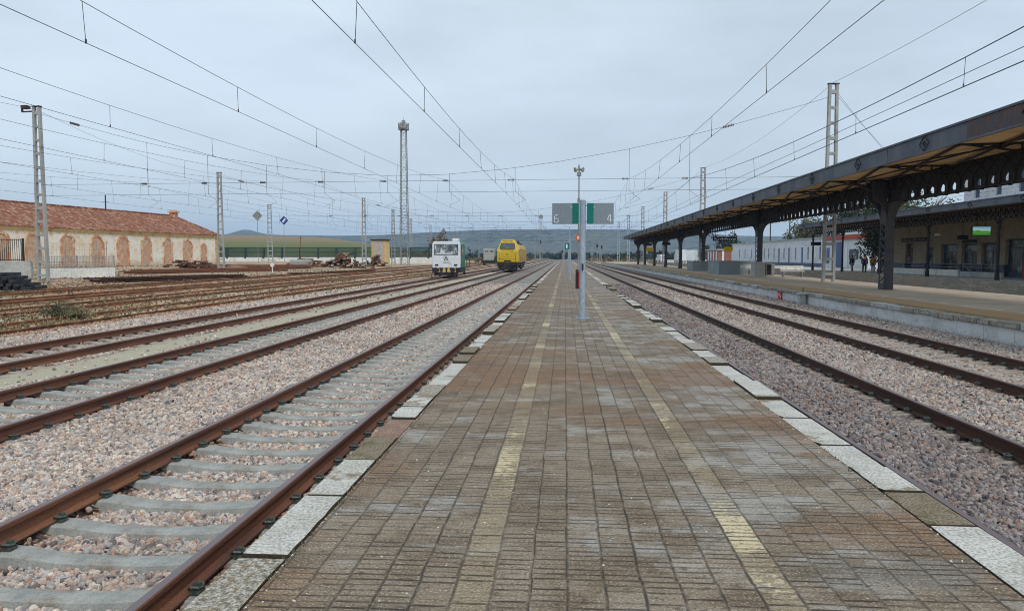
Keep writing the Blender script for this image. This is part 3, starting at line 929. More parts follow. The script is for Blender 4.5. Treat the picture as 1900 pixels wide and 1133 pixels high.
siding('third old siding in the yard, thin rusty rails in brown earth', -24.8, 18, 300, 0.03)
siding('farthest old siding in the yard, before the rusty rail piles', -29.2, 24, 240, 0.11, 70)

# ------------------------------------------------------------------ ballast stones (uncountable)
def stones():
    P = []
    sl = {'A': 2.11, 'B': 5.3, 'C': 9.1, 'T4': 2.2, 'T2': 6.3}
    for (y0, y1, dens, sc) in ((2.2, 9, 1250, 1.0), (9, 16, 700, 1.12), (16, 26, 330, 1.35), (26, 42, 150, 1.7), (42, 60, 50, 2.2)):
        xa, xb = max(-14.6, -0.92 * y1 - 0.5), min(10.85, 0.78 * y1 + 1.2)
        n = int((xb - xa) * (y1 - y0) * dens)
        x = rs.uniform(xa, xb, n)
        y = rs.uniform(y0, y1, n)
        ok = ((x < PL - 0.02) | (x > PR + 0.02)) & (x > -0.92 * y - 1.0) & (x < 0.78 * y + 1.6)
        lift = np.zeros(n)
        for k, c in TRACKS.items():
            d = np.abs(x - c)
            ph = np.abs((y - sl[k] + 0.3) % 0.6 - 0.3)
            ons = (d < 1.33) & (ph < np.where(d < 0.6, 0.125, 0.14))
            rail = np.abs(d - 0.87) < 0.085
            keep_end = ((d > 1.02) & (rs.uniform(0, 1, n) < 0.62)) | ((d < 0.55) & (k == 'T4')) | ((d < 0.66) & (k == 'T4') & (rs.uniform(0, 1, n) < 0.5))          # ballast lies over the sleeper ends
            ok &= ~(ons & ~keep_end) & ~rail
            lift += np.where(ons & keep_end, 0.012, 0)
        ok &= ~((x > -10.25 + 0.12 * np.sin(y * 1.3)) & (x < -9.1 + 0.1 * np.sin(y * 0.9 + 1)) & (rs.uniform(0, 1, n) < 0.985))
        x, y, lift = x[ok], y[ok], lift[ok]
        z = np.array([bz(a, b) for a, b in zip(x, y)]) + lift + rs.uniform(-0.004, 0.022, len(x)) * sc
        P.append(np.stack([x, y, z], 1))
    n = 42000                                   # loose gravel strewn over the yard
    y = 14 + 60 * rs.uniform(0, 1, n) ** 1.4
    x = -14.4 - rs.uniform(0, 1, n) * (np.minimum(42, 0.9 * y) - 12)
    ok = np.array([mnoise.noise(Vector((a * 0.5, b * 0.10, 4))) for a, b in zip(x, y)]) > -0.05
    x, y = x[ok], y[ok]
    P.append(np.stack([x, y, np.array([gz(a, b) for a, b in zip(x, y)]) + 0.01], 1))
    P = np.concatenate(P)
    me = bpy.data.meshes.new('ballast_stones')
    me.vertices.add(len(P))
    me.vertices.foreach_set('co', P.astype(np.float32).ravel())
    me.materials.append(M['stone'])
    o = bpy.data.objects.new('ballast_stones', me)
    COL.objects.link(o)
    tag(o, 'loose crushed pink and grey stones lying around the tracks', 'gravel', kind='stuff')
    ng = bpy.data.node_groups.new('scatter', 'GeometryNodeTree')
    ng.interface.new_socket('Geometry', in_out='INPUT', socket_type='NodeSocketGeometry')
    ng.interface.new_socket('Geometry', in_out='OUTPUT', socket_type='NodeSocketGeometry')
    N, L = ng.nodes, ng.links
    gi, go = N.new('NodeGroupInput'), N.new('NodeGroupOutput')
    m2p = N.new('GeometryNodeMeshToPoints')
    L.new(gi.outputs[0], m2p.inputs['Mesh'])
    ico = N.new('GeometryNodeMeshIcoSphere')
    ico.inputs['Radius'].default_value = 0.0215
    ico.inputs['Subdivisions'].default_value = 2
    sp = N.new('GeometryNodeSetPosition')
    L.new(ico.outputs[0], sp.inputs[0])
    pos = N.new('GeometryNodeInputPosition')
    vo = N.new('ShaderNodeTexVoronoi')
    vo.inputs['Scale'].default_value = 34
    L.new(pos.outputs[0], vo.inputs['Vector'])
    sub = N.new('ShaderNodeMath'); sub.operation = 'SUBTRACT'
    sub.inputs[0].default_value = 0.9
    L.new(vo.outputs['Distance'], sub.inputs[1])
    sc = N.new('ShaderNodeVectorMath'); sc.operation = 'SCALE'
    L.new(pos.outputs[0], sc.inputs[0])
    L.new(sub.outputs[0], sc.inputs['Scale'])
    L.new(sc.outputs[0], sp.inputs['Offset'])
    sm = N.new('GeometryNodeSetMaterial')
    sm.inputs['Material'].default_value = M['stone']
    L.new(sp.outputs[0], sm.inputs[0])
    sh = N.new('GeometryNodeSetShadeSmooth')
    sh.inputs['Shade Smooth'].default_value = False
    L.new(sm.outputs[0], sh.inputs[0])
    iop = N.new('GeometryNodeInstanceOnPoints')
    L.new(m2p.outputs[0], iop.inputs['Points'])
    L.new(sh.outputs[0], iop.inputs['Instance'])
    rr = N.new('FunctionNodeRandomValue'); rr.data_type = 'FLOAT_VECTOR'
    rr.inputs[0].default_value = (0, 0, 0); rr.inputs[1].default_value = (6.28, 6.28, 6.28)
    L.new(rr.outputs[0], iop.inputs['Rotation'])
    sz = N.new('FunctionNodeRandomValue'); sz.data_type = 'FLOAT_VECTOR'
    sz.inputs[0].default_value = (0.35, 0.3, 0.35); sz.inputs[1].default_value = (1.35, 1.1, 1.2)
    sz.inputs['Seed'].default_value = 5
    # larger stones further off so the scatter stays closed
    pp = N.new('GeometryNodeInputPosition')
    sx = N.new('ShaderNodeSeparateXYZ'); L.new(pp.outputs[0], sx.inputs[0])
    mr = N.new('ShaderNodeMapRange')
    mr.inputs['From Min'].default_value = 6; mr.inputs['From Max'].default_value = 40
    mr.inputs['To Min'].default_value = 1.0; mr.inputs['To Max'].default_value = 2.0
    L.new(sx.outputs[1], mr.inputs['Value'])
    vs = N.new('ShaderNodeVectorMath'); vs.operation = 'SCALE'
    L.new(sz.outputs[0], vs.inputs[0]); L.new(mr.outputs[0], vs.inputs['Scale'])
    L.new(vs.outputs[0], iop.inputs['Scale'])
    L.new(iop.outputs[0], go.inputs[0])
    md = o.modifiers.new('scatter', 'NODES')
    md.node_group = ng
    return len(P)
print('stones', stones())

# ------------------------------------------------------------------ weeds in the yard (uncountable) and shrubs
def tufts():
    m = MB()
    r = random.Random(3)
    for _ in range(9000):
        y = 15 + 95 * r.random() ** 1.5
        x = -13.2 - r.random() * (min(58, y * 0.8) - 10)
        if mnoise.noise(Vector((x * 0.25, y * 0.06, 9))) < -0.12:
            continue
        h = r.uniform(0.04, 0.17)
        z = gz(x, y)
        for k in range(5):
            a = r.uniform(0, 6.28)
            d = r.uniform(0.02, 0.12)
            w = 0.02 + 0.01 * y / 20
            m.add([(x - w * sin(a), y + w * cos(a), z), (x + w * sin(a), y - w * cos(a), z), (x + d * cos(a), y + d * sin(a), z + h)], [(0, 1, 2)])
    tag(m.build('weeds', 'tuft', recalc=False), 'dry tufts of weeds growing over the brown yard', 'weeds', kind='stuff')
tufts()

def foliage(m, c, rad, n, r, size, squash=0.8, gaps=0.15):
    """leaf quads in uneven clumps within an ellipsoid"""
    clumps = [(Vector((r.gauss(0, .5), r.gauss(0, .5), r.gauss(0, .45))), r.uniform(0.28, 0.6)) for _ in range(max(5, n // 60))]
    for _ in range(n):
        cc, cr = r.choice(clumps)
        d = Vector((r.gauss(0, 1), r.gauss(0, 1), r.gauss(0, 1))).normalized() * cr * r.uniform(0.5, 1.0)
        p = cc + d
        p = Vector((p.x * rad, p.y * rad, p.z * rad * squash)) + Vector(c)
        a = Vector((r.gauss(0, 1), r.gauss(0, 1), r.gauss(0, 1))).normalized()
        b = a.cross(Vector((r.gauss(0, 1), r.gauss(0, 1), r.gauss(0, 1)))).normalized()
        s = size * r.uniform(0.6, 1.4)
        m.add([p - a * s, p + b * s * 0.6, p + a * s, p - b * s * 0.6], [(0, 1, 2, 3)])
def tree(label, x, y, z, h, rad, leaf, n=500, seed=1, size=0.3, group=None, squash=1.0, trunk=0.3, bare=False, name='tree'):
    r = random.Random(seed)
    t = thing(name, label, 'tree', (x, y, z), 0, group)
    m = MB()
    top = Vector((r.uniform(-.3, .3), 0, h * 0.75))
    m.cyl((0, 0, -0.2), tuple(top * 0.5), 0.04 * h * .6, 0.025 * h * .6, 8)
    m.cyl(tuple(top * 0.5), tuple(top), 0.025 * h * .6, 0.006 * h, 8)
    for k in range(22 if bare else 9):
        a = r.uniform(0, 6.28)
        b = top * r.uniform(0.3, 0.9)
        e = b + Vector((cos(a) * rad * .8, sin(a) * rad * .8, r.uniform(.1, .35) * h))
        m.cyl(tuple(b), tuple(e), 0.012 * h, 0.003 * h, 5)
        if bare:
            for q in range(5):
                a2 = a + r.uniform(-.8, .8)
                b2 = b.lerp(e, r.uniform(.3, .9))
                m.cyl(tuple(b2), tuple(b2 + Vector((cos(a2) * rad * .3, sin(a2) * rad * .3, r.uniform(.05, .2) * h))), 0.004 * h, 0.002 * h, 4)
    m.build('trunk', 'bark', t)
    m = MB()
    foliage(m, (0, 0, h * (trunk + (1 - trunk) / 2)), rad, n, r, size, squash * h * (1 - trunk) / 2 / rad)
    m.build('crown', leaf, t, recalc=False)
    return t
def shrub(label, x, y, z, rad, h, leaf, n=260, seed=1, size=0.06):
    r = random.Random(seed)
    t = thing('shrub', label, 'shrub', (x, y, z))
    m = MB()
    for k in range(9):
        a = r.uniform(0, 6.28)
        m.cyl((0, 0, -0.05), (cos(a) * rad * .7, sin(a) * rad * .7, h * r.uniform(.5, .9)), 0.015, 0.005, 5)
    m.build('stem', 'bark', t)
    m = MB()
    foliage(m, (0, 0, h * 0.5), rad, n, r, size, h * 0.5 / rad)
    m.build('foliage', leaf, t, recalc=False)
shrub('low dark green shrub growing beside the rusty siding at left', -17.3, 24.3, -0.52, 0.42, 0.55, 'leaf_olive', 1200, 5, 0.035)
shrub('low grey dried shrub right next to the green one at left', -16.7, 24.6, -0.52, 0.42, 0.36, 'tuft', 700, 6, 0.035)

# ------------------------------------------------------------------ canopied platform on the right
m = MB()
m.box(11.2, 18.9, 0, 230, -0.9, 0.0)
cplat = tag(m.build('far_platform', 'tan_paving'), kind='structure')
m = MB()
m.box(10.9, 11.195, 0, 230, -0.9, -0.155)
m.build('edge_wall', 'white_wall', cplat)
r = random.Random(4)
y = 2.0
k = 0
far = MB()
while y < 230:
    L = r.choice([0.95, 1.2, 1.4])
    b = min(y + L, 230)
    zz = r.uniform(-0.02, 0.006)
    if k < 95 and y > 6:
        mm = MB()
        xo = r.uniform(-0.05, 0.0)
        mm.box(10.86 + xo, 11.195, y + 0.015, b - 0.015, -0.15 + zz, 0.0 + zz)
        mm.build('coping_stone', r.choice(['cope_rough', 'cope_rough', 'grey_conc', 'rubble']), cplat, bevel=0.02)
        k += 1
    else:
        far.mat(r.choice([0, 1]))
        far.box(10.86, 11.195, y + 0.015, b - 0.01, -0.15, 0.0 + zz)
    y = b
tag(far.build('coping_stone', ['cope_rough', 'grey_conc'], cplat), kind='stuff')

YS = [37.7, 61.8, 86.4, 103.1, 117.9, 132.6, 148.0, 161.5]
CXc = 15.6
XE, XF = 12.6, 18.6
ZF0, ZF1 = 5.22, 5.9
can = thing('platform_canopy', 'long dark iron canopy with tan boarded underside over the right platform', 'canopy', (0, 0, 0))
Y0c, Y1c = 12.7, 163.0
m = MB()
m.box(XE, XE + 0.06, Y0c, Y1c, ZF0, ZF1)
m.box(XE - 0.05, XE, Y0c, Y1c, ZF1 - 0.07, ZF1)
m.box(XE - 0.04, XE, Y0c, Y1c, ZF0, ZF0 + 0.06)
for q in np.arange(Y0c + 3, Y1c, 3.0):
    m.box(XE - 0.012, XE, q - 0.05, q + 0.05, ZF0 + 0.061, ZF1 - 0.071)
m.build('fascia', 'fascia', can)
for q in (16.9, 22.9):
    m = MB()
    m.box(XE - 0.016, XE - 0.0125, q - 1.9, q + 1.9, ZF0 + 0.062, ZF1 - 0.072)
    tag(m.build('fascia_plate', 'rustplate', can), 'brown rusty fascia plate')
m = MB()
m.box(XF, XF + 0.06, Y0c, Y1c, ZF0, ZF1)
m.build('fascia', 'fascia', can)
for q in np.arange(21.6, 160, 6.0):
    m = MB()
    z = (ZF0 + ZF1) / 2
    for s_, w in ((0.27, 0.02), (0.08, 0.02)):
        c = [(q - s_ * 1.25, z), (q, z + s_), (q + s_ * 1.25, z), (q, z - s_)]
        for i in range(4):
            a, b = c[i], c[(i + 1) % 4]
            m.bar((XE - 0.03, a[0], a[1]), (XE - 0.03, b[0], b[1]), w, 0.03, up=(1, 0, 0))
    m.build('diamond_ornament', 'iron2', can)
m = MB()
m.add([(XE + 0.06, Y0c, ZF0 + 0.02), (CXc, Y0c, 5.30), (CXc, Y1c, 5.30), (XE + 0.06, Y1c, ZF0 + 0.02),
       (XE + 0.06, Y0c, ZF0 + 0.06), (CXc, Y0c, 5.34), (CXc, Y1c, 5.34), (XE + 0.06, Y1c, ZF0 + 0.06)],
      [(0, 1, 2, 3), (7, 6, 5, 4), (0, 4, 5, 1), (1, 5, 6, 2), (2, 6, 7, 3), (3, 7, 4, 0)])
m.add([(CXc + .002, Y0c, 5.30), (XF, Y0c, ZF0 + 0.10), (XF, Y1c, ZF0 + 0.10), (CXc + .002, Y1c, 5.30),
       (CXc + .002, Y0c, 5.34), (XF, Y0c, ZF0 + 0.14), (XF, Y1c, ZF0 + 0.14), (CXc + .002, Y1c, 5.34)],
      [(0, 1, 2, 3), (7, 6, 5, 4), (0, 4, 5, 1), (1, 5, 6, 2), (2, 6, 7, 3), (3, 7, 4, 0)])
m.build('soffit', 'soffit', can)
m = MB()
m.add([(XE + 0.03, Y0c, 5.86), (CXc, Y0c, 6.3), (CXc, Y1c, 6.3), (XE + 0.03, Y1c, 5.86), (XF + 0.03, Y0c, 5.86), (XF + 0.03, Y1c, 5.86)],
      [(0, 1, 2, 3), (1, 4, 5, 2), (0, 4, 1), (3, 2, 5)])
m.build('roof', 'roof_sheet', can, recalc=False)
# central lattice girders: two faces, scalloped foot with tear-shaped openings
for gx in (CXc - 0.17, CXc + 0.17):
    m = MB()
    if gx < CXc:
        m.box(gx - 0.012, gx + 0.012, Y0c, Y1c, 4.66, 5.27)
    m.box(gx - 0.07, gx + 0.07, Y0c, Y1c, 4.62, 4.66)
    m.box(gx - 0.05, gx + 0.05, Y0c, Y1c, 4.16, 4.22)
    y = Y0c
    while y < Y1c:
        c = y + 0.45
        # plate with a tear-shaped hole per 0.9 m bay
        hh = 0.85 + 0.3 * mnoise.noise(Vector((y * 1.7, gx * .01, 0)))
        hole = [(c, 4.24 + .36 * hh), (c + 0.10 * hh, 4.24 + .26 * hh), (c + 0.17 * hh, 4.24 + .15 * hh), (c + 0.14 * hh, 4.27), (c, 4.245), (c - 0.14 * hh, 4.27), (c - 0.17 * hh, 4.24 + .15 * hh), (c - 0.10 * hh, 4.24 + .26 * hh)]
        rim = [(c, 4.62), (y + 0.9, 4.62), (y + 0.9, 4.4), (y + 0.9, 4.22), (c, 4.22), (y, 4.22), (y, 4.4), (y, 4.62)]
        vs = [(gx, a, b) for a, b in hole] + [(gx, a, b) for a, b in rim]
        if gx < CXc:
            m.add(vs, [(i, (i + 1) % 8, 8 + (i + 1) % 8, 8 + i) for i in range(8)])
        m.bar((gx - 0.03, y, 4.66), (gx - 0.03, y + 0.9, 5.25), 0.05, 0.02, up=(1, 0, 0))
        m.bar((gx - 0.045, y + 0.9, 4.66), (gx - 0.045, y, 5.25), 0.05, 0.02, up=(1, 0, 0))
        m.box(gx - 0.05, gx + 0.05, y + 0.86, y + 0.94, 4.13, 4.64)
        y += 0.9
    m.build('lattice_girder', 'iron', can)
for px_ in (14.1, 17.1):
    m = MB()
    z = 5.24
    m.box(px_ - 0.03, px_ + 0.03, Y0c, Y1c, z - 0.02, z + 0.04)
    m.build('purlin', 'iron', can)
k = 0
y = Y0c + 0.8
TY = []
while y < Y1c:
    TY.append(y)
    y += 6.0
for i, y in enumerate(TY):
    m = MB()
    for sx, xe in ((-1, XE + 0.06), (1, XF)):
        x0 = CXc + sx * 0.24
        m.bar((xe, y, ZF0 - 0.01), (x0, y, 5.24), 0.09, 0.06)
        if True:
            m.bar((xe, y, ZF0 + 0.02), (x0, y, 4.90), 0.08, 0.05)
            for f_ in (0.25, 0.5, 0.75):
                xa = x0 + (xe - x0) * f_
                za = 4.90 + (ZF0 + 0.02 - 4.90) * f_
                m.bar((xa, y, za), (xa, y, 5.3), 0.05, 0.05)
                xb = x0 + (xe - x0) * (f_ - 0.25)
                m.bar((xa, y, za), (xb, y, 5.36), 0.04, 0.04)
    if i + 2 < len(TY):
        sg = 1 if i % 2 else -1
        m.bar((XE + .1, y, ZF0 - .02), (CXc - .2, y + 12, 5.18), 0.09, 0.06)
        m.bar((XE + .1, y + 12, ZF0 - .05), (CXc - .2, y, 5.14), 0.06, 0.05) if i % 2 else None
    m.build('roof_truss', 'iron', can)
def column(y):
    m = MB()
    hx, hy = 0.19, 0.36
    for sy in (-1, 1):
        yy = y + sy * hy
        m.box(CXc - hx, CXc + hx, yy - 0.02, yy + 0.02, 0 if sy < 0 else 3.2, 4.2)
        for sx in (-1, 1):
            m.box(CXc + sx * hx - 0.012, CXc + sx * hx + 0.012, min(yy - sy * .02, yy - sy * 0.11), max(yy - sy * .02, yy - sy * 0.11), 0, 4.2)
    z = 0.35
    for sx in (-1, 1):
        X = CXc + sx * (hx + 0.016)
        m.box(X - 0.008, X + 0.008, y - hy, y + hy, 0.0, 0.32)
        m.box(X - 0.008, X + 0.008, y - hy, y + hy, 3.2, 4.2)
        z = 0.32
        d = 1
        while z < 3.2:
            z2 = min(z + 0.41, 3.2)
            m.bar((X, y - d * (hy - .05), z), (X, y + d * (hy - .05), z2), 0.05, 0.014, up=(1, 0, 0))
            z = z2
    z = 0.32
    while z < 3.15:
        m.bar((CXc - hx, y + hy, z), (CXc + hx, y + hy, z + 0.4), 0.05, 0.014, up=(0, 1, 0))
        z += 0.4
    # curved knees spreading the head of the column along and across the girder
    for sy in (-1, 1):
        arc = [(y + sy * (hy + 0.9 * (1 - cos(a))), 3.25 + 1.0 * sin(a)) for a in np.linspace(0, pi / 2, 8)]
        poly = [(y + sy * hy, 3.25)] + arc + [(y + sy * hy, 4.25)]
        m.prism(poly, CXc - 0.17, CXc + 0.17, 'x')
    for sx in (-1, 1):
        arc = [(CXc + sx * (hx + 0.62 * (1 - cos(a))), 3.2 + 1.05 * sin(a)) for a in np.linspace(0, pi / 2, 8)]
        poly = [(CXc + sx * hx, 3.2)] + arc + [(CXc + sx * (hx + .75), 5.2), (CXc + sx * hx, 5.2)]
        for yy in (y - hy - .03, y + hy - .03):
            m.prism(poly, yy, yy + .06, 'y')
        arc = [(CXc + sx * (hx + 1.9 * (1 - cos(a))), 3.9 + 1.2 * sin(a)) for a in np.linspace(0, pi / 2, 8)]
        for a, b in zip(arc[:-1], arc[1:]):
            m.bar((a[0], y, a[1]), (b[0], y, b[1]), 0.07, 0.06)
    m.build('column', 'iron2', can)
for y in YS:
    column(y)
column(13.2)

# ------------------------------------------------------------------ station side platform and its buildings
m = MB()
m.box(28.9, 39.5, 20, 260, -0.9, 0.0)
splat = tag(m.build('station_platform', 'grey_conc'), kind='structure')
m = MB()
m.box(28.6, 28.898, 20, 260, -0.9, 0.004)
m.build('edge_wall', 'rubble', splat)
m = MB()
m.box(39.5, 140, 20, 420, -0.9, -0.05)
tag(m.build('forecourt', 'grey_conc'), kind='structure')

sc_ = thing('station_canopy', 'lower dark iron canopy along the front of the station building', 'canopy')
A0, A1 = 40.0, 92.0
m = MB()
m.box(27.8, 27.86, A0, A1, 4.93, 5.42)
m.box(27.75, 27.8, A0, A1, 5.36, 5.42)
m.box(27.865, 34.9, A1 - 0.06, A1, 4.93, 5.42)
m.build('fascia', 'fascia', sc_)
for q in np.arange(A0 + 2, A1 - 1, 6.0):
    m = MB()
    z = 5.17
    c = [(q - 0.25, z), (q, z + 0.18), (q + 0.25, z), (q, z - 0.18)]
    for i in range(4):
        m.bar((27.78, c[i][0], c[i][1]), (27.78, c[(i + 1) % 4][0], c[(i + 1) % 4][1]), 0.035, 0.03, up=(1, 0, 0))
    m.build('diamond_ornament', 'iron', sc_)
m = MB()
m.box(27.862, 34.95, A0, A1 - 0.062, 5.0, 5.06)
m.build('soffit', 'timber', sc_)
m = MB()
m.quad((27.8, A0, 5.43), (34.95, A0, 6.0), (34.95, A1, 6.0), (27.8, A1, 5.43))
m.build('roof', 'roof_sheet', sc_, recalc=False)
m = MB()
gx = 29.4
m.box(gx - .06, gx + .06, A0, A1 - 0.1, 4.88, 4.99)
m.box(gx - .05, gx + .05, A0, A1 - 0.1, 4.12, 4.20)
y = A0
while y < A1 - 0.7:
    m.bar((gx, y, 4.16), (gx, y + 0.6, 4.9), 0.05, 0.05, up=(1, 0, 0))
    m.bar((gx + .03, y + 0.6, 4.16), (gx + .03, y, 4.9), 0.05, 0.05, up=(1, 0, 0))
    m.bar((gx, y, 4.16), (gx, y, 4.9), 0.04, 0.04)
    y += 0.6
m.build('lattice_girder', 'iron', sc_)
for y in (43.9, 53.3, 63.2, 72.6, 82.0, 91.5):
    m = MB()
    m.cyl((gx, y, 0), (gx, y, 0.5), 0.16, 0.14, 10)
    m.cyl((gx, y, 0.5), (gx, y, 4.15), 0.11, 0.09, 10)
    m.cyl((gx, y, 3.5), (gx, y, 3.6), 0.16, 0.16, 10)
    for sy in (-1, 1):
        arc = [(y + sy * (0.08 + 0.8 * (1 - cos(a))), 3.5 + 0.7 * sin(a)) for a in np.linspace(0, pi / 2, 7)]
        for a, b in zip(arc[:-1], arc[1:]):
            m.bar((gx, a[0], a[1]), (gx, b[0], b[1]), 0.08, 0.06)
    m.build('column', 'iron', sc_)

st = thing('station_building', 'cream station building with tall glazed doors behind the lower canopy', 'building', (0, 0, 0))
WX = 35.0
DO = [(79.99, 78.31, 3.0), (75.6, 74.2, 2.5), (72.65, 69.76, 2.75), (69.03, 66.51, 2.75), (65.84, 63.4, 2.75), (62.43, 58.6, 3.0), (56.5, 53.8, 2.75), (52, 49.4, 2.75)]
# wall built as panels around the openings so the doors sit in real recesses
m = MB()
edges = sorted([(b, a, h) for a, b, h in DO])
prev = 44.0
for a, b, h in edges:
    m.box(WX, WX + 0.4, prev, a, 0.95, 5.9)
    m.mat(1).box(WX - 0.03, WX + 0.4, prev, a, 0.0, 0.95).mat(0)
    m.box(WX, WX + 0.4, a, b, h, 5.9)
    prev = b
m.box(WX, WX + 0.4, prev, 83.2, 0.95, 5.9)
m.mat(1).box(WX - 0.03, WX + 0.4, prev, 83.23, 0.0, 0.95).mat(0)
m.box(WX + 0.4, 47, 82.8, 83.2, 0, 5.9)
m.box(WX + 0.4, 47, 44.0, 44.4, 0, 5.9)
m.box(46.6, 47, 44.4, 82.8, 0, 5.9)
m.build('wall', ['cream_wall', 'dark_blue'], st)
m = MB()
m.mat(0).box(WX - 0.12, 47.1, 44.0, 83.35, 5.9, 6.15)
m.build('parapet', 'pale_wall', st)
for a, b, h in DO:
    m = MB()
    yb, ya = min(a, b), max(a, b)
    X = WX + 0.25
    m.box(X, X + 0.06, yb, yb + 0.12, 0, h)
    m.box(X, X + 0.06, ya - 0.12, ya, 0, h)
    m.box(X, X + 0.06, yb + .12, ya - .12, h - 0.15, h)
    m.box(X, X + 0.06, yb + .12, ya - .12, h - 0.75, h - 0.68)
    mid = (ya + yb) / 2
    m.box(X, X + 0.06, mid - 0.06, mid + 0.06, 0, h - 0.75)
    m.box(X, X + 0.06, yb + .12, mid - .06, 0, 0.35)
    m.box(X, X + 0.06, mid + .06, ya - .12, 0, 0.35)
    d = m.build('door', 'timber' if h == 3.0 and a > 79 else 'dark_blue', st)
    g = MB()
    g.box(X + 0.02, X + 0.04, yb + .12, mid - .06, 0.35, h - 0.75)
    g.box(X + 0.02, X + 0.04, mid + .06, ya - .12, 0.35, h - 0.75)
    g.box(X + 0.02, X + 0.04, yb + .12, ya - .12, h - 0.68, h - 0.15)
    g.build('pane', 'glass', d)
    hn = MB()
    hn.box(X - 0.05, X, mid + 0.09, mid + 0.12, 0.95, 1.25)
    hn.build('handle', 'sign_edge', d)
# upper storey, white, with tall blue shuttered windows
m = MB()
UP = [(67.3, 66.5), (64.1, 63.3), (61.0, 60.2), (57.8, 57.0), (54.6, 53.8), (51.4, 50.6)]
prev = 44.0
for b, a in sorted([(b, a) for a, b in UP]):
    lo, hi = b, a
    m.box(WX, WX + 0.35, prev, lo, 6.15, 10.2)
    m.box(WX, WX + 0.35, lo, hi, 6.15, 6.6)
    m.box(WX, WX + 0.35, lo, hi, 8.9, 10.2)
    prev = hi
m.box(WX, WX + 0.35, prev, 69.0, 6.15, 10.2)
m.box(WX + 0.35, 46.9, 68.65, 69.0, 6.15, 10.2)
m.box(46.6, 46.9, 44.0, 68.65, 6.15, 10.2)
m.box(WX - 0.2, 47.1, 43.8, 69.2, 10.2, 10.5)
m.build('upper_wall', 'pale_wall', st)
for a, b in UP:
    m = MB()
    m.box(WX + 0.12, WX + 0.18, b, b + 0.38, 6.6, 8.9)
    m.box(WX + 0.12, WX + 0.18, b + 0.42, a, 6.6, 8.9)
    w = m.build('window', 'dark_blue', st)
    g = MB()
    g.box(WX + 0.2, WX + 0.22, b, a, 6.6, 8.9)
    g.build('pane', 'glass', w)
# small fixtures on that wall
def box_obj(name, mat, b, label, cat, group=None, bevel=0.01, **k):
    m = MB(); m.box(*b)
    return tag(m.build(name, mat, bevel=bevel), label, cat, group)
nb = thing('name_board', 'long dark station name board fixed to the cream wall above a doorway', 'sign', (WX - 0.06, 78.1, 3.28))
m = MB(); m.box(-0.04, 0.04, -2.7, 2.7, -0.19, 0.19); m.build('board', 'dark_board', nb, bevel=0.01)
m = MB()
r = random.Random(8)
q = -2.2
while q < 2.2:
    m.box(-0.046, -0.0415, q, q + 0.22, -0.08, 0.08 if r.random() < .5 else -0.02)
    q += 0.42
m.build('lettering', 'sign_grey', nb)
box_obj('door_sign', 'dark_board', (WX - 0.10, WX - 0.01, 66.6, 68.9, 2.8, 3.05), 'dark lintel sign over the middle glazed door of the cream station', 'sign')
tv = thing('information_screen', 'hanging screen showing a green landscape and blue sky under the station canopy', 'screen', (31.0, 58.5, 3.5))
m = MB(); m.box(-0.68, 0.68, -0.06, 0.06, -0.36, 0.36); m.build('casing', 'dark_board', tv, bevel=0.015)
m = MB(); m.quad((-0.64, -0.066, -0.32), (0.64, -0.066, -0.32), (0.64, -0.066, 0.32), (-0.64, -0.066, 0.32)); m.build('display', 'screen', tv)
m = MB(); m.cyl((-0.3, 0, 0.36), (-0.3, 0, 1.5), 0.02); m.cyl((0.3, 0, 0.36), (0.3, 0, 1.5), 0.02); m.build('hanger', 'iron', tv)
db = thing('platform_display', 'small dark display hanging just left of the landscape screen', 'screen', (29.9, 58.9, 3.05))
m = MB(); m.box(-0.38, 0.38, -0.08, 0.08, -0.16, 0.16); m.build('casing', 'dark_board', db, bevel=0.01)
m = MB(); m.cyl((0, 0, 0.16), (0, 0, 1.1), 0.02); m.build('hanger', 'iron', db)
cm = thing('security_camera', 'small white camera fixed to the canopy column near the station name board', 'camera', (29.9, 63.0, 3.35))
m = MB(); m.box(-0.1, 0.25, -0.07, 0.07, -0.06, 0.08); m.cyl((0.25, 0, 0), (0.33, 0, -0.03), 0.05); m.build('housing', 'white_paint', cm)
m = MB(); m.bar((-0.5, 0.1, -0.05), (-0.05, 0, 0.03), 0.03); m.build('bracket', 'iron', cm)
# terrace wall and railings in front of the doors
for (y0, y1, lab, mt) in ((69.5, 76.5, 'low white terrace wall before the station doors, farther section', 'low_white'), (63.6, 69.3, 'low white terrace wall before the station doors, nearer section', 'low_white'),
                          (57.5, 63.3, 'low grey ramp wall beside the steps of the station', 'grey_conc')):
    t = thing('terrace_wall', lab, 'wall', (32.0, 0, 0))
    m = MB(); m.box(0, 0.22, y0, y1, 0, 0.52 if mt == 'low_white' else 0.42); m.build('wall', mt, t, bevel=0.02)
    m = MB()
    for h in (0.75, 1.0):
        m.cyl((0.11, y0 + .1, h), (0.11, y1 - .1, h), 0.02, n=6)
    q = y0 + 0.15
    while q < y1:
        m.cyl((0.11, q, 0.4), (0.11, q, 1.0), 0.018, n=6)
        q += 1.35
    m.build('railing', 'galv', t)
hr = thing('stair_handrail', 'sloping metal handrail at the steps near the station doors', 'handrail', (31.6, 60.2, 0))
m = MB(); m.cyl((0, 0, 0.05), (0, 1.9, 1.0), 0.025, n=8); m.cyl((0, 0.6, 0), (0, 0.6, 0.36), 0.02, n=6); m.cyl((0, 1.8, 0), (0, 1.8, 0.95), 0.02, n=6); m.build('rail', 'galv', hr)
box_obj('waste_bin', 'red', (33.6, 34.0, 57.2, 57.7, 0, 1.0), 'red bin by the glazed station door at the right edge', 'bin', bevel=0.04)

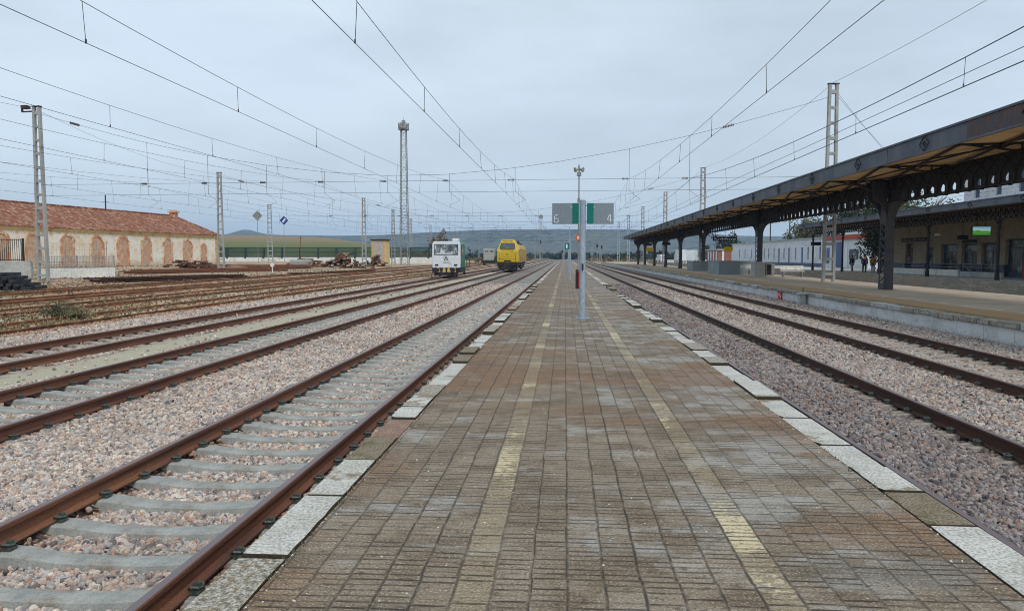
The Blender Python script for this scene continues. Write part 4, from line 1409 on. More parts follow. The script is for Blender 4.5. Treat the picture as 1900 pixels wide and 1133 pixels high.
# long white building with narrow dark doors
wb_ = thing('white_service_building', 'long low white building with a row of narrow dark blue doors', 'building')
ops = [(173.9, 'w'), (168.7, 'w'), (162.8, 'w'), (152.7, 'w'), (149.5, 'w'), (145.7, 'w'), (142.4, 'd'), (139.2, 'w'), (136.2, 'd'), (132.3, 'w'), (128.8, 'd'), (125.7, 'w'), (119.9, 'w'), (117.9, 'w')]
m = MB()
WXX = 39.6
prev = 117.1
for yc, k in sorted(ops):
    w = 0.5 if k == 'd' else 0.34
    z0 = 0.15 if k == 'd' else 1.15
    m.box(WXX, WXX + 0.3, prev, yc - w, 0, 4.45)
    m.box(WXX, WXX + 0.3, yc - w, yc + w, 3.15, 4.45)
    m.box(WXX, WXX + 0.3, yc - w, yc + w, 0, z0)
    prev = yc + w
m.box(WXX, WXX + 0.3, prev, 182, 0, 4.45)
m.box(WXX + 0.3, 52, 181.7, 182, 0, 4.45)
m.box(WXX + 0.3, 52, 117.1, 117.4, 0, 4.45)
m.build('wall', 'pale_wall', wb_)
m = MB(); m.box(WXX - 0.25, 52.2, 117.0, 182.2, 4.45, 4.62); m.build('roof', 'grey_conc', wb_)
m = MB(); m.box(WXX - 0.05, WXX, 117.1, 182, 0, 0.55); m.build('plinth', 'dark_blue', wb_)
for yc, k in ops:
    w = 0.5 if k == 'd' else 0.34
    m = MB(); m.box(WXX + 0.12, WXX + 0.16, yc - w, yc + w, 0.15 if k == 'd' else 1.15, 3.15)
    m.build('door' if k == 'd' else 'window', 'blue_door' if k == 'd' else 'dark_blue', wb_)

kio = thing('ticket_kiosk_building', 'low white building with a bright red roof trim and blue panels beyond the lower canopy', 'building')
m = MB(); m.box(39.3, 39.6, 100.8, 116.9, 0, 4.0); m.box(39.6, 50, 100.8, 101.1, 0, 4.0); m.box(39.6, 50, 116.6, 116.9, 0, 4.0); m.build('wall', 'pale_wall', kio)
m = MB(); m.box(39.0, 50.2, 100.6, 116.95, 4.0, 4.6); m.build('roof_trim', 'red_trim', kio)
m = MB(); m.box(39.05, 39.15, 102.2, 108.2, 4.62, 5.3); m.build('roof_sign', 'white_paint', kio)
for (a, b, z0, z1, mt) in ((116.0, 114.8, 0.6, 2.9, 'blue_door'), (112.0, 109.6, 0.1, 3.7, 'blue_door'), (108.6, 107.6, 0.1, 2.9, 'white_paint'), (107.0, 103.8, 1.2, 2.6, 'glass')):
    m = MB(); m.box(39.24, 39.296, min(a, b), max(a, b), z0, z1); m.build('panel', mt, kio)
bb = thing('brown_kiosk', 'small red-brown building with white uprights beyond the yellow sign', 'building')
m = MB(); m.box(38, 46, 190, 205, 0, 3.2); m.build('wall', 'brown_wall', bb)
m = MB(); m.box(37.7, 46.2, 189.7, 205.3, 3.2, 3.5); m.build('roof', 'grey_conc', bb)
m = MB()
for q in (191, 194.5, 198, 201.5):
    m.box(37.9, 37.99, q, q + 1.2, 0, 3.0)
for q in (39, 42, 45):
    m.box(q, q + .5, 189.9, 189.99, 0, 3.0)
m.build('upright', 'white_paint', bb)
def van(label, x, y, rz, s=1.0, box=False):
    t = thing('van', label, 'van', (x, y, 0), rz, 'white vans parked beyond the canopied platform')
    m = MB()
    prof = [(-2.6, .35), (-2.6, 1.9), (-2.5, 2.15), (0.9, 2.15), (1.55, 1.35), (2.4, 1.1), (2.5, .35)] if not box else [(-3, .45), (-3, 2.9), (1.2, 2.9), (1.2, 2.2), (1.7, 2.15), (2.3, 1.3), (2.6, 1.1), (2.6, .45)]
    m.prism([(a * s, b * s) for a, b in prof], -0.95 * s, 0.95 * s, 'y'); m.build('body', 'white_clean', t, bevel=0.06)
    m = MB()
    for sy in (-1, 1):
        yy = sy * 0.955 * s
        m.prism([(0.3 * s, 1.3 * s), (0.3 * s, 1.85 * s), (0.85 * s, 1.85 * s), (1.3 * s, 1.35 * s)], min(yy, yy + sy * .01), max(yy, yy + sy * .01), 'y')
    m.build('window', 'glass', t)
    for wx in (-1.6, 1.5):
        for sy in (-1, 1):
            m = MB(); m.cyl((wx * s, sy * .8 * s, .35 * s), (wx * s, sy * .97 * s, .35 * s), .35 * s, n=16); m.build('wheel', 'black', t)
van('white box van parked beyond the far canopy columns, left one', 30.2, 200, radians(90), 1.15, True)
van('white box van parked beyond the far canopy columns, right one', 34.3, 205, radians(70), 1.15, True)
van('smaller white van parked left of the two box vans', 27.2, 215, radians(100), 1.0)

# ------------------------------------------------------------------ masts
def mast(label, x, y, z0, z1, rz, name='catenary_mast', wb0=0.78, wt=0.46, mat='mast_conc', leg=0.17, group=None, step=0.95, cap=True):
    t = thing(name, label, 'mast', (x, y, z0), rz, group)
    H = z1 - z0
    def hw(z):
        return (wb0 + (wt - wb0) * z / H) / 2 - leg / 2
    for sx in (-1, 1):
        m = MB()
        m.loft([[(sx * hw(z) + a * leg / 2, b * 0.11, z) for a, b in ((-1, -1), (1, -1), (1, 1), (-1, 1))] for z in (-0.3, H)])
        m.build('leg', mat, t, bevel=0.01)
    m = MB()
    z = 0.5
    while z < H - 0.2:
        m.box(-hw(z), hw(z), -0.09, 0.09, z - 0.09, z + 0.09)
        z += step
    m.box(-hw(H) - .02, hw(H) + .02, -0.092, 0.092, H - 0.55, H - 0.35)
    m.build('batten', mat, t)
    if cap:
        m = MB(); m.box(-wt / 2 - 0.04, wt / 2 + 0.04, -0.13, 0.13, H, H + 0.06); m.build('cap', 'iron', t)
    return t
G = None
RM = [(16.8, 49.2, 'catenary mast rising through the canopied platform roof, nearest of its row'), (16.9, 94.2, 'catenary mast on the right, second nearest of the row along the canopied platform'),
      (16.9, 128.8, 'catenary mast on the right, third of the row along the canopied platform'), (16.9, 165.5, 'catenary mast on the right, fourth of the row, at the far canopy end'),
      (16.9, 202, 'catenary mast on the right, fifth of the row, past the canopy end'), (16.9, 239, 'catenary mast on the right, farthest of the row past the canopy')]
LM = [(-37.1, 51.0, 'tall catenary mast at far left by the black sleeper stack, box on top'), (-43.3, 92, 'catenary mast at the right-hand end of the arched brick shed'),
      (-36.3, 134, 'catenary mast standing in front of the small cream hut'), (-38.8, 168, 'catenary mast just left of the tall floodlight tower'), (-43, 208, 'catenary mast just right of the floodlight tower foot'),
      (-45, 250, 'distant catenary mast beyond the floodlight tower')]
for x, y, l in RM:
    mast(l, x, y, 0.0, 12.4, radians(4), wb0=0.82, wt=0.62)
for x, y, l in LM:
    t = mast(l, x, y, gz(x, y), 12.1, radians(-8), wb0=0.95, wt=0.6)
    if y == 51.0:
        H = 12.1 - gz(x, y)
        m = MB(); m.box(-1.25, -0.28, -0.06, 0.06, H - 0.34, H - 0.26); m.box(-1.25, -1.17, -.06, .06, H - 0.26, H + 0.15); m.box(-1.15, -0.7, -0.2, 0.2, H - 0.1, H + 0.12)
        m.build('bracket_box', 'rail_dark', t)
mast('pale lattice mast standing between the two diamond signs', -60.2, 150, gz(-60, 150), 12.1, radians(10), wb0=1.1, wt=0.8)

# floodlight tower
def tower(label, x, y, z0, H, w0, w1):
    t = thing('floodlight_tower', label, 'tower', (x, y, z0))
    m = MB()
    def c(z, k):
        w = (w0 + (w1 - w0) * z / H) / 2
        sx, sy = ((-1, -1), (1, -1), (1, 1), (-1, 1))[k]
        return (sx * w, sy * w, z)
    for k in range(4):
        m.bar(c(0, k), c(H, k), 0.14)
    z, i = 0.0, 0
    while z < H - 0.1:
        z2 = min(H, z + 1.3)
        for k in range(4):
            k2 = (k + 1) % 4
            m.bar(c(z, k), c(z2, k2), 0.06) if i % 2 else m.bar(c(z, k2), c(z2, k), 0.06)
            m.bar(c(z2, k), c(z2, k2), 0.05)
        z = z2
        i += 1
    m.build('lattice_shaft', 'galv', t)
    m = MB()
    m.box(-w1 * .9, w1 * .9, -w1 * .9, w1 * .9, H, H + 0.12)
    n = 10
    R = w1 * 1.05
    for zz, h in ((H + 0.25, .12), (H + 1.3, .12)):
        for i in range(n):
            a, b = 2 * pi * i / n, 2 * pi * (i + 1) / n
            m.bar((R * cos(a), R * sin(a), zz), (R * cos(b), R * sin(b), zz), 0.1, h)
    for i in range(n):
        a = 2 * pi * i / n
        m.bar((R * cos(a), R * sin(a), H), (R * cos(a), R * sin(a), H + 1.4), 0.06)
    m.build('gallery', 'galv', t)
    for i in range(6):
        a = 2 * pi * i / 6
        m = MB()
        m.box(R * .62 * cos(a) - .3, R * .62 * cos(a) + .3, R * .62 * sin(a) - .3, R * .62 * sin(a) + .3, H + 0.35, H + 1.2)
        m.build('floodlight', 'grey_box', t, bevel=0.05)
    m = MB()
    m.box(-.35, .35, -.35, .35, H + 1.25, H + 2.0)
    m.cyl((0, 0, H + 2.0), (0, 0, H + 2.6), 0.04)
    m.build('top_lamp', 'galv', t)
tower('tall lattice floodlight tower with a ring of lamps, rising above the yard', -34.9, 162, -0.4, 29.3, 1.7, 1.1)
tower('small distant floodlight tower on the skyline right of the yellow locomotive', -14, 440, -0.4, 24.5, 1.6, 1.2)

# ------------------------------------------------------------------ overhead lines
SUP = [-9, 49.2, 94, 132, 167, 205, 245, 290, 340]
def mess(y, zs=6.62, k=0.00125):
    for a, b in zip(SUP[:-1], SUP[1:]):
        if a <= y <= b:
            c, h = (a + b) / 2, (b - a) / 2
            return zs - k * (h * h - (y - c) ** 2)
    return zs
def line(label, x, seed, zc=5.0, mat='wire', y1=330, nd=34, zig=0.2, zs=6.62, k=0.00125, rad=0.006, y_first=0.6):
    t = thing('overhead_line', label, 'overhead wire')
    def zx(y):
        i = 0
        while i < len(SUP) - 2 and y > SUP[i + 1]:
            i += 1
        f = (y - SUP[i]) / (SUP[i + 1] - SUP[i])
        s = 1 if (i + seed) % 2 else -1
        return x + zig * s * (1 - 2 * f)
    ys = list(np.arange(-8, 60, 3)) + list(np.arange(60, y1, 6))
    m = MB(); m.tube([(zx(y), y, zc) for y in ys], rad, 5); m.build('contact_wire', mat, t)
    m = MB(); m.tube([(x + (zx(y) - x) * 0.3, y, mess(y, zs, k)) for y in ys], rad, 5); m.build('messenger_wire', mat, t)
    y = y_first
    for i in range(nd):
        xa, xb = x + (zx(y) - x) * 0.3, zx(y)
        m = MB()
        m.cyl((xa, y, mess(y, zs, k)), (xb, y, zc), 0.006, n=4)
        m.bar((xb, y, zc - 0.01), (xb, y, zc + 0.06), 0.022, 0.022)
        m.build('dropper', mat, t)
        y += 5.7
line('overhead line above the track directly left of the tiled platform', -3.3, 0, y_first=0.6)
line('overhead line above the second track left of the platform, where the yellow locomotive stands', -7.7, 1, y_first=0.3)
line('overhead line above the third track left of the platform', -11.95, 0, y_first=2.1)
line('overhead line above the nearest old siding of the yard', -16.3, 1, y_first=3)
line('overhead line above the second old siding of the yard', -20.4, 0, y_first=1.4)
line('overhead line above the third old siding of the yard', -24.6, 1, y_first=2.5)
line('overhead line farthest to the left, before the arched shed', -29.0, 0, y_first=0.8)
line('overhead line above the track directly right of the tiled platform', 4.15, 1, y_first=-0.9)
line('overhead line above the track beside the canopied platform', 8.0, 0, y_first=4.5, rad=0.011)
line('overhead line above the sunken track by the station', 22.0, 0, y_first=2.2, nd=12, y1=200)
def feeder(label, pts, r=0.011, cat='overhead wire', name='feeder_wire', sag=0.0):
    m = MB()
    P = []
    for a, b in zip(pts[:-1], pts[1:]):
        for i in range(12):
            f = i / 12
            P.append((a[0] + (b[0] - a[0]) * f, a[1] + (b[1] - a[1]) * f, a[2] + (b[2] - a[2]) * f - sag * 4 * f * (1 - f)))
    P.append(pts[-1])
    m.tube(P, r, 5)
    tag(m.build(name, 'wire'), label, cat)
feeder('single feeder wire strung over the tops of the right-hand masts', [(16.8, -9, 12.5), (16.8, 49.2, 12.5), (16.9, 94.2, 12.5), (16.9, 128.8, 12.5), (16.9, 165.5, 12.5), (16.9, 202, 12.5), (16.9, 239, 12.5)], 0.010, sag=0.8)
feeder('thin feeder wire running just under the line beside the canopied platform', [(8.6, -9, 5.7), (8.6, 49.2, 5.55), (8.6, 94, 5.6), (8.6, 132, 5.6)], 0.008, sag=0.1)
feeder('single feeder wire strung over the tops of the left-hand masts', [(-37.0, -5, 11.9), (-37.1, 51, 11.9), (-43.3, 92, 11.9), (-36.3, 134, 11.9), (-38.8, 168, 11.9), (-43, 208, 11.9)], 0.010, sag=0.8)
feeder('stay wire slanting down to the right from the nearest canopy mast', [(17.1, 49.3, 11.9), (27.8, 62, 7.2)], 0.009, sag=0.2)
feeder('second, steeper stay wire to the right of the nearest canopy mast', [(17.1, 49.3, 11.7), (24.5, 54, 6.6)], 0.009, sag=0.2)
XT = [-29.0, -24.6, -20.4, -16.3, -11.95, -7.7, -3.3, 4.15, 8.0]
def span(label, y, xl, yl, xr, yr, zmid=7.0, idx=0):
    t = thing('cross_span', label, 'overhead wire', (0, 0, 0))
    def P(x, z):
        f = (x - xl) / (xr - xl)
        return (x, yl + (yr - yl) * f, z)
    def zh(x):
        c = -10.5
        f = abs(x - c) / (xr - c if x > c else c - xl)
        return zmid + (11.6 - zmid) * f ** 1.75
    xs_ = sorted([xl, xr] + XT + list(np.linspace(xl + 1.5, xr - 1.5, 14)))
    m = MB(); m.tube([P(x, zh(x)) for x in xs_], 0.011, 5); m.build('head_wire', 'wire', t)
    for z, nm in ((6.66, 'upper_span_wire'), (5.9, 'lower_span_wire')):
        m = MB(); m.tube([P(x, z) for x in (xl, -10, xr)], 0.010, 5); m.build(nm, 'wire', t)
    for x in XT:
        m = MB()
        m.cyl(P(x, zh(x)), P(x, 5.9), 0.012, n=5)
        m.build('hanger', 'wire', t)
        m = MB()
        a = P(x, 6.66)
        for q in range(5):
            m.cyl((a[0] - 0.45 + q * 0.08, a[1], a[2]), (a[0] - 0.41 + q * 0.08, a[1], a[2]), 0.07, n=8)
        m.cyl((a[0] + 0.0, a[1], 5.9), (a[0] + 0.7, a[1], 5.35), 0.01, n=5)
        m.cyl((a[0] + 0.7, a[1], 5.35), (a[0], a[1], 5.02), 0.008, n=5)
        m.build('insulator', 'insul', t)
    m = MB()
    for x in (xl + 2.2, xr - 6.4):
        for q in range(7):
            f = 0
            a = P(x + q * 0.1, zh(x + q * 0.1))
            m.cyl((a[0] - 0.025, a[1], a[2]), (a[0] + 0.025, a[1], a[2]), 0.09, n=8)
    m.build('insulator', 'insul', t)
for i, (lab, L_, R_) in enumerate([('nearest cross span of wires between the left mast and the canopy mast', LM[0], RM[0]), ('second cross span of wires, from the arched shed mast to the right-hand row', LM[1], RM[1]),
                                  ('third cross span of wires over all tracks, in front of the hut', LM[2], RM[2]), ('fourth cross span of wires, beside the floodlight tower', LM[3], RM[3]),
                                  ('fifth cross span of wires, far down the tracks', LM[4], RM[4]), ('farthest cross span of wires over the tracks', LM[5], RM[5])]):
    span(lab, 0, L_[0] + 0.3, L_[1], R_[0] - 0.3, R_[1], 7.0)

# ------------------------------------------------------------------ platform signs and posts
sp = thing('platform_sign', 'grey post with grey and teal number signs, 6 and 4, on the tiled platform', 'sign', (0.46, 19.5, 0))
m = MB(); m.cyl((0, 0, 0.02), (0, 0, 3.04), 0.078, n=20); m.cyl((0, 0, 3.04), (0, 0, 3.07), 0.07, 0.03, n=20); m.build('post', 'post', sp, smooth=False)
m = MB(); m.cyl((0, 0, 0), (0, 0, 0.022), 0.2, n=20)
for a in range(4):
    m.cyl((0.15 * cos(a * pi / 2 + .7), 0.15 * sin(a * pi / 2 + .7), 0.02), (0.15 * cos(a * pi / 2 + .7), 0.15 * sin(a * pi / 2 + .7), 0.05), 0.018, n=6)
m.build('base_plate', 'post', sp)
m = MB(); m.box(-0.022, 0.022, -0.10, -0.078, 1.25, 1.42); m.build('inspection_plate', 'black', sp)
def digit(m, d, cx, cz, h, w, s, y):
    if d == '4':
        m.bar((cx + w * .18, y, cz - h / 2), (cx + w * .18, y, cz + h / 2), s, .006, up=(0, 1, 0))
        m.bar((cx - w / 2, y, cz - h * .14), (cx + w / 2, y, cz - h * .14), s, .006, up=(0, 1, 0))
        m.bar((cx - w / 2, y, cz - h * .14), (cx + w * .0, y, cz + h / 2), s, .006, up=(0, 1, 0))
    else:
        rr = w / 2
        pts = [(cx + rr * cos(a), cz - h / 2 + rr + rr * sin(a)) for a in np.linspace(0, 2 * pi, 17)]
        for a, b in zip(pts[:-1], pts[1:]):
            m.bar((a[0], y, a[1]), (b[0], y, b[1]), s, .006, up=(0, 1, 0))
        arc = [(cx - rr, cz - h / 2 + rr), (cx - rr * 0.95, cz + h * .12), (cx - rr * .6, cz + h * .38), (cx, cz + h / 2), (cx + rr * .7, cz + h * .45)]
        for a, b in zip(arc[:-1], arc[1:]):
            m.bar((a[0], y, a[1]), (b[0], y, b[1]), s, .006, up=(0, 1, 0))
for sx, rz, d in ((-1, radians(-5), '6'), (1, radians(5), '4')):
    s = bpy.data.objects.new('sign_panel', None)
    x0, x1 = sx * 0.10, sx * 0.80
    a, b = min(x0, x1), max(x0, x1)
    zt, zb = 2.985, 2.435
    m = MB(); m.box(a, b, -0.03, 0.03, zb, zt)
    pan = m.build('sign_panel', 'sign_edge', sp, bevel=0.004)
    pan.rotation_euler = (0, 0, rz)
    m = MB()
    m.box(a + .012, b - .012, -0.0345, -0.0305, zb + .012, zt - .012)
    m.box(a + .012, b - .012, 0.0305, 0.0345, zb + .012, zt - .012)
    g = m.build('sign_face', 'sign_grey', pan)
    m = MB()
    q0, q1 = (x0 + sx * .004, x0 + sx * 0.17)
    m.box(min(q0, q1), max(q0, q1), -0.039, -0.035, zb + .012, zt - .012)
    m.box(min(q0, q1), max(q0, q1), 0.035, 0.039, zb + .012, zt - .012)
    m.build('teal_band', 'teal', pan)
    m = MB()
    digit(m, d, sx * (0.80 - 0.115), zb + 0.145, 0.20, 0.11, 0.016, -0.039)
    for i, (w_, zz) in enumerate(((0.05, zt - 0.075), (0.11, zt - 0.11))):
        cx = sx * 0.245
        nb_ = 4 if i == 0 else 7
        for k_ in range(nb_):
            xx = cx - w_ / 2 + w_ * (k_ + .5) / nb_
            m.box(xx - w_ / nb_ * .35, xx + w_ / nb_ * .3, -0.0375, -0.0350, zz - 0.006, zz + 0.006 + (0.004 if k_ % 3 == 0 else 0))
    m.build('lettering', 'letter', pan)
    m = MB()
    m.box(min(0, sx * .1), max(0, sx * .1), -0.02, 0.02, zt - 0.09, zt - 0.06); m.box(min(0, sx * .1), max(0, sx * .1), -0.02, 0.02, zb + 0.06, zb + 0.09)
    m.build('sign_bracket', 'post', pan)

lp = thing('loudspeaker_pole', 'tall thin pole with two loudspeakers just behind the platform sign', 'pole', (0.69, 37.9, 0))
m = MB(); m.cyl((0, 0, 0), (0, 0, 4.4), 0.05, 0.04, 10); m.cyl((0, 0, 4.4), (0, 0, 6.0), 0.033, 0.03, 10); m.cyl((0, 0, 4.3), (0, 0, 4.5), 0.075, n=10); m.build('pole', 'galv', lp)
for sx in (-1, 1):
    m = MB(); m.cyl((sx * .03, -0.02, 5.95), (sx * .2, -0.12, 5.9), 0.04, 0.13, 12); m.build('loudspeaker', 'grey_box', lp)
m = MB(); m.box(-.11, .11, -.11, .11, 5.62, 5.8); m.cyl((0, 0, 6.0), (0, 0, 6.2), 0.06, 0.02, 8); m.build('junction_box', 'galv', lp)
rsn = thing('warning_sign', 'small orange-red sign clamped to the loudspeaker pole at head height', 'sign', (0.69, 37.83, 2.55))
m = MB(); m.cyl((0, -0.02, 0), (0, 0, 0), 0.17, n=20); m.build('disc', 'orange_red', rsn)
m = MB(); m.box(-0.02, 0.02, -0.026, -0.0205, -0.09, 0.08); m.box(-0.08, -0.05, -0.026, -0.0205, -0.07, 0.06); m.box(0.05, 0.08, -0.026, -0.0205, -0.07, 0.06); m.build('symbol', 'letter', rsn)
ex = thing('extinguisher_cabinet', 'narrow red and black cabinet standing against the loudspeaker pole', 'cabinet', (0.69, 37.75, 0))
m = MB(); m.box(-0.15, -0.03, -0.12, 0.1, 0, 0.95); m.build('cabinet', 'black', ex, bevel=0.02)
m = MB(); m.cyl((0.055, -0.05, 0.05), (0.055, -0.05, 0.88), 0.085, n=12); m.cyl((0.055, -0.05, 0.88), (0.055, -0.05, 0.98), 0.03, n=8); m.build('extinguisher', 'red', ex)

def small_post(label, x, y, h, r=0.05, panel=None, lamp=False, name='sign_post'):
    t = thing(name, label, 'post', (x, y, 0))
    m = MB(); m.cyl((0, 0, 0), (0, 0, h), r, r * .8, 10); m.cyl((0, 0, 0), (0, 0, .03), r * 2.4, n=10); m.build('post', 'post', t)
    if panel:
        m = MB(); m.box(panel[0], panel[1], -0.03, 0.03, panel[2], panel[3]); p_ = m.build('sign_panel', 'teal', t)
        m = MB(); m.box(panel[0] + .1, panel[0] + .22, -0.036, -0.031, panel[2] + .1, panel[3] - .1); m.build('lettering', 'letter', p_)
    if lamp:
        m = MB(); m.bar((0, 0, h - .1), (-.45, 0, h + 0.15), 0.05); m.box(-.75, -.35, -.15, .15, h + 0.1, h + 0.22); m.build('lamp_head', 'lamp_glass', t, bevel=.03)
small_post('plain grey post behind the platform sign, halfway along the tiled platform', 0.36, 52, 3.0, 0.06)
small_post('slim post with a small teal sign farther down the tiled platform', -0.08, 63.8, 3.0, 0.05, (0.08, 0.55, 2.2, 2.75))
small_post('distant tall lamp post near the far end of the tiled platform', 0.55, 96, 5.4, 0.06, None, True, 'lamp_post')
small_post('lamp post between the two slim sign posts on the tiled platform', 0.35, 78, 3.3, 0.05)

# ------------------------------------------------------------------ furniture of the canopied platform
def bench(label, x, y, rz):
    t = thing('platform_bench', label, 'bench', (x, y, 0), rz, None)
    m = MB(); m.box(-0.9, 0.9, -0.22, 0.22, 0.42, 0.47); m.build('seat', 'low_white', t, bevel=.01)
    m = MB(); m.box(-0.9, 0.9, 0.2, 0.25, 0.55, 0.88); m.build('backrest', 'low_white', t, bevel=.01)
    for sx in (-.7, .7):
        m = MB(); m.box(sx - .04, sx + .04, -.2, .2, 0, 0.42); m.bar((sx, .2, .42), (sx, .25, .85), 0.05); m.build('leg', 'galv', t)
bench('pale bench on the canopied platform between the grey panel and the boxed column', 15.9, 68.9, radians(0))
bench('pale bench just past the boxed column on the canopied platform', 17.9, 60.5, radians(0))
def panelwall(label, x, y, w, h, d, mat='grey_panel'):
    t = thing('stair_parapet', label, 'parapet', (x, y, 0))
    m = MB(); m.box(-w / 2, w / 2, -d / 2, d / 2, 0.06, h - 0.05); m.build('panel', mat, t, bevel=.01)
    m = MB(); m.box(-w / 2 - .03, w / 2 + .03, -d / 2 - .03, d / 2 + .03, h - .05, h); m.box(-w / 2, w / 2, -d / 2 - .01, d / 2 + .01, 0, 0.06); m.build('frame', 'galv', t)
panelwall('larger blue-grey parapet panel of the underpass stairs, beside the bench', 14.75, 71.0, 1.9, 1.22, 5.0)
panelwall('smaller blue-grey parapet panel of the underpass stairs, farther along the platform', 15.1, 87.0, 1.7, 1.1, 4.0)
panelwall('low grey parapet right behind the bench on the canopied platform', 17.0, 71.5, 1.6, 1.2, 0.2)
bx = thing('column_box', 'pale grey concrete box enclosing the foot of a canopy column', 'box', (15.6, 61.8, 0))
m = MB(); m.box(-0.45, 0.35, -0.7, 0.7, 0, 1.12); m.build('casing', 'grey_box', bx, bevel=.02)
m = MB(); m.box(-0.47, 0.37, -0.72, 0.72, 1.12, 1.17); m.build('lid', 'low_white', bx)
cb = thing('ticket_machine', 'dark cabinet standing just right of the boxed column foot', 'cabinet', (16.5, 62.0, 0))
m = MB(); m.box(-0.3, 0.35, -0.3, 0.3, 0.05, 1.05); m.build('body', 'grey_box', cb, bevel=.02)
m = MB(); m.box(-0.25, 0.1, -0.31, -0.302, 0.15, 0.98); m.build('door', 'black', cb)
bench('pale bench near the smaller parapet panel of the underpass stairs', 16.9, 83, 0)
def hang_sign(label, x, y, z, w, h, mat, txt=None, top=5.1, name='hanging_sign'):
    t = thing(name, label, 'sign', (x, y, z))
    m = MB(); m.box(-w / 2, w / 2, -0.06, 0.06, -h / 2, h / 2); m.build('panel', mat, t, bevel=.01)
    if txt:
        m = MB()
        r = random.Random(int(y))
        q = -w / 2 + .15
        while q < w / 2 - .2:
            m.box(q, q + w * .045, -.066, -.061, -h * .22, h * (.22 if r.random() < .5 else .05)); q += w * .075
        m.build('lettering', txt, t)
    m = MB()
    for sx in (-.4, .4):
        m.cyl((w * sx, 0, h / 2), (w * sx, 0, top - z), 0.02, n=6)
    m.build('hanger', 'iron', t)
hang_sign('wide black station name board with white letters hanging beyond the fourth canopy column', 16.7, 80, 3.45, 2.5, 0.42, 'dark_board', 'letter')
hang_sign('yellow sign hanging right of the black name board', 16.0, 75, 2.35, 0.85, 0.42, 'sign_yellow')
hang_sign('smaller yellow sign hanging among the farthest canopy columns', 14.5, 130, 2.8, 1.3, 0.55, 'sign_yellow')
hang_sign('dark departure display hanging between the far canopy columns, right one', 14.9, 112, 3.5, 1.2, 0.4, 'dark_board')
hang_sign('dark departure display hanging between the far canopy columns, left one', 13.9, 126, 3.6, 1.0, 0.4, 'dark_board')
hang_sign('small black display hanging at the far end of the lower station canopy', 28.2, 86.8, 3.05, 1.1, 0.38, 'dark_board', None, 4.9)
# red marker on the edge wall, and drain post
rk = thing('track_marker', 'small red square marker with worn letters on the white platform edge wall', 'marker', (10.86, 38.7, -0.36))
m = MB(); m.box(-0.02, 0.02, -0.32, 0.32, -0.21, 0.21); m.build('plate', 'red', rk, bevel=.004)
m = MB()
for a, b in (((-.2, -.1), (-.05, .1)), ((-.05, .1), (.02, -.05)), ((.02, -.02), (.2, .08))):
    m.bar((-.024, a[0], a[1]), (-.024, b[0], b[1]), .03, .006, up=(1, 0, 0))
m.build('lettering', 'letter', rk)
dp = thing('drain_post', 'short grey concrete post against the white platform edge wall, near the red marker', 'post', (10.66, 34.6, -0.62))
m = MB(); m.box(-0.13, 0.13, -0.17, 0.17, 0, 0.5); m.box(-.17, .2, -.22, .22, .5, .6); m.build('post', 'grey_conc', dp, bevel=.02)
m = MB(); m.cyl((.05, -.05, .6), (.05, -.05, .85), .02, n=6); m.build('pipe', 'black', dp)
pc = thing('cable_conduit', 'thin dark cable bent over the white edge wall at far right', 'cable', (10.84, 17.3, 0))
m = MB(); m.tube([(0, 0, -.6), (0, 0.02, -.3), (0, .1, -.18), (0, .35, -.1), (0, .5, -.12)], 0.02, 6); m.build('cable', 'black', pc)

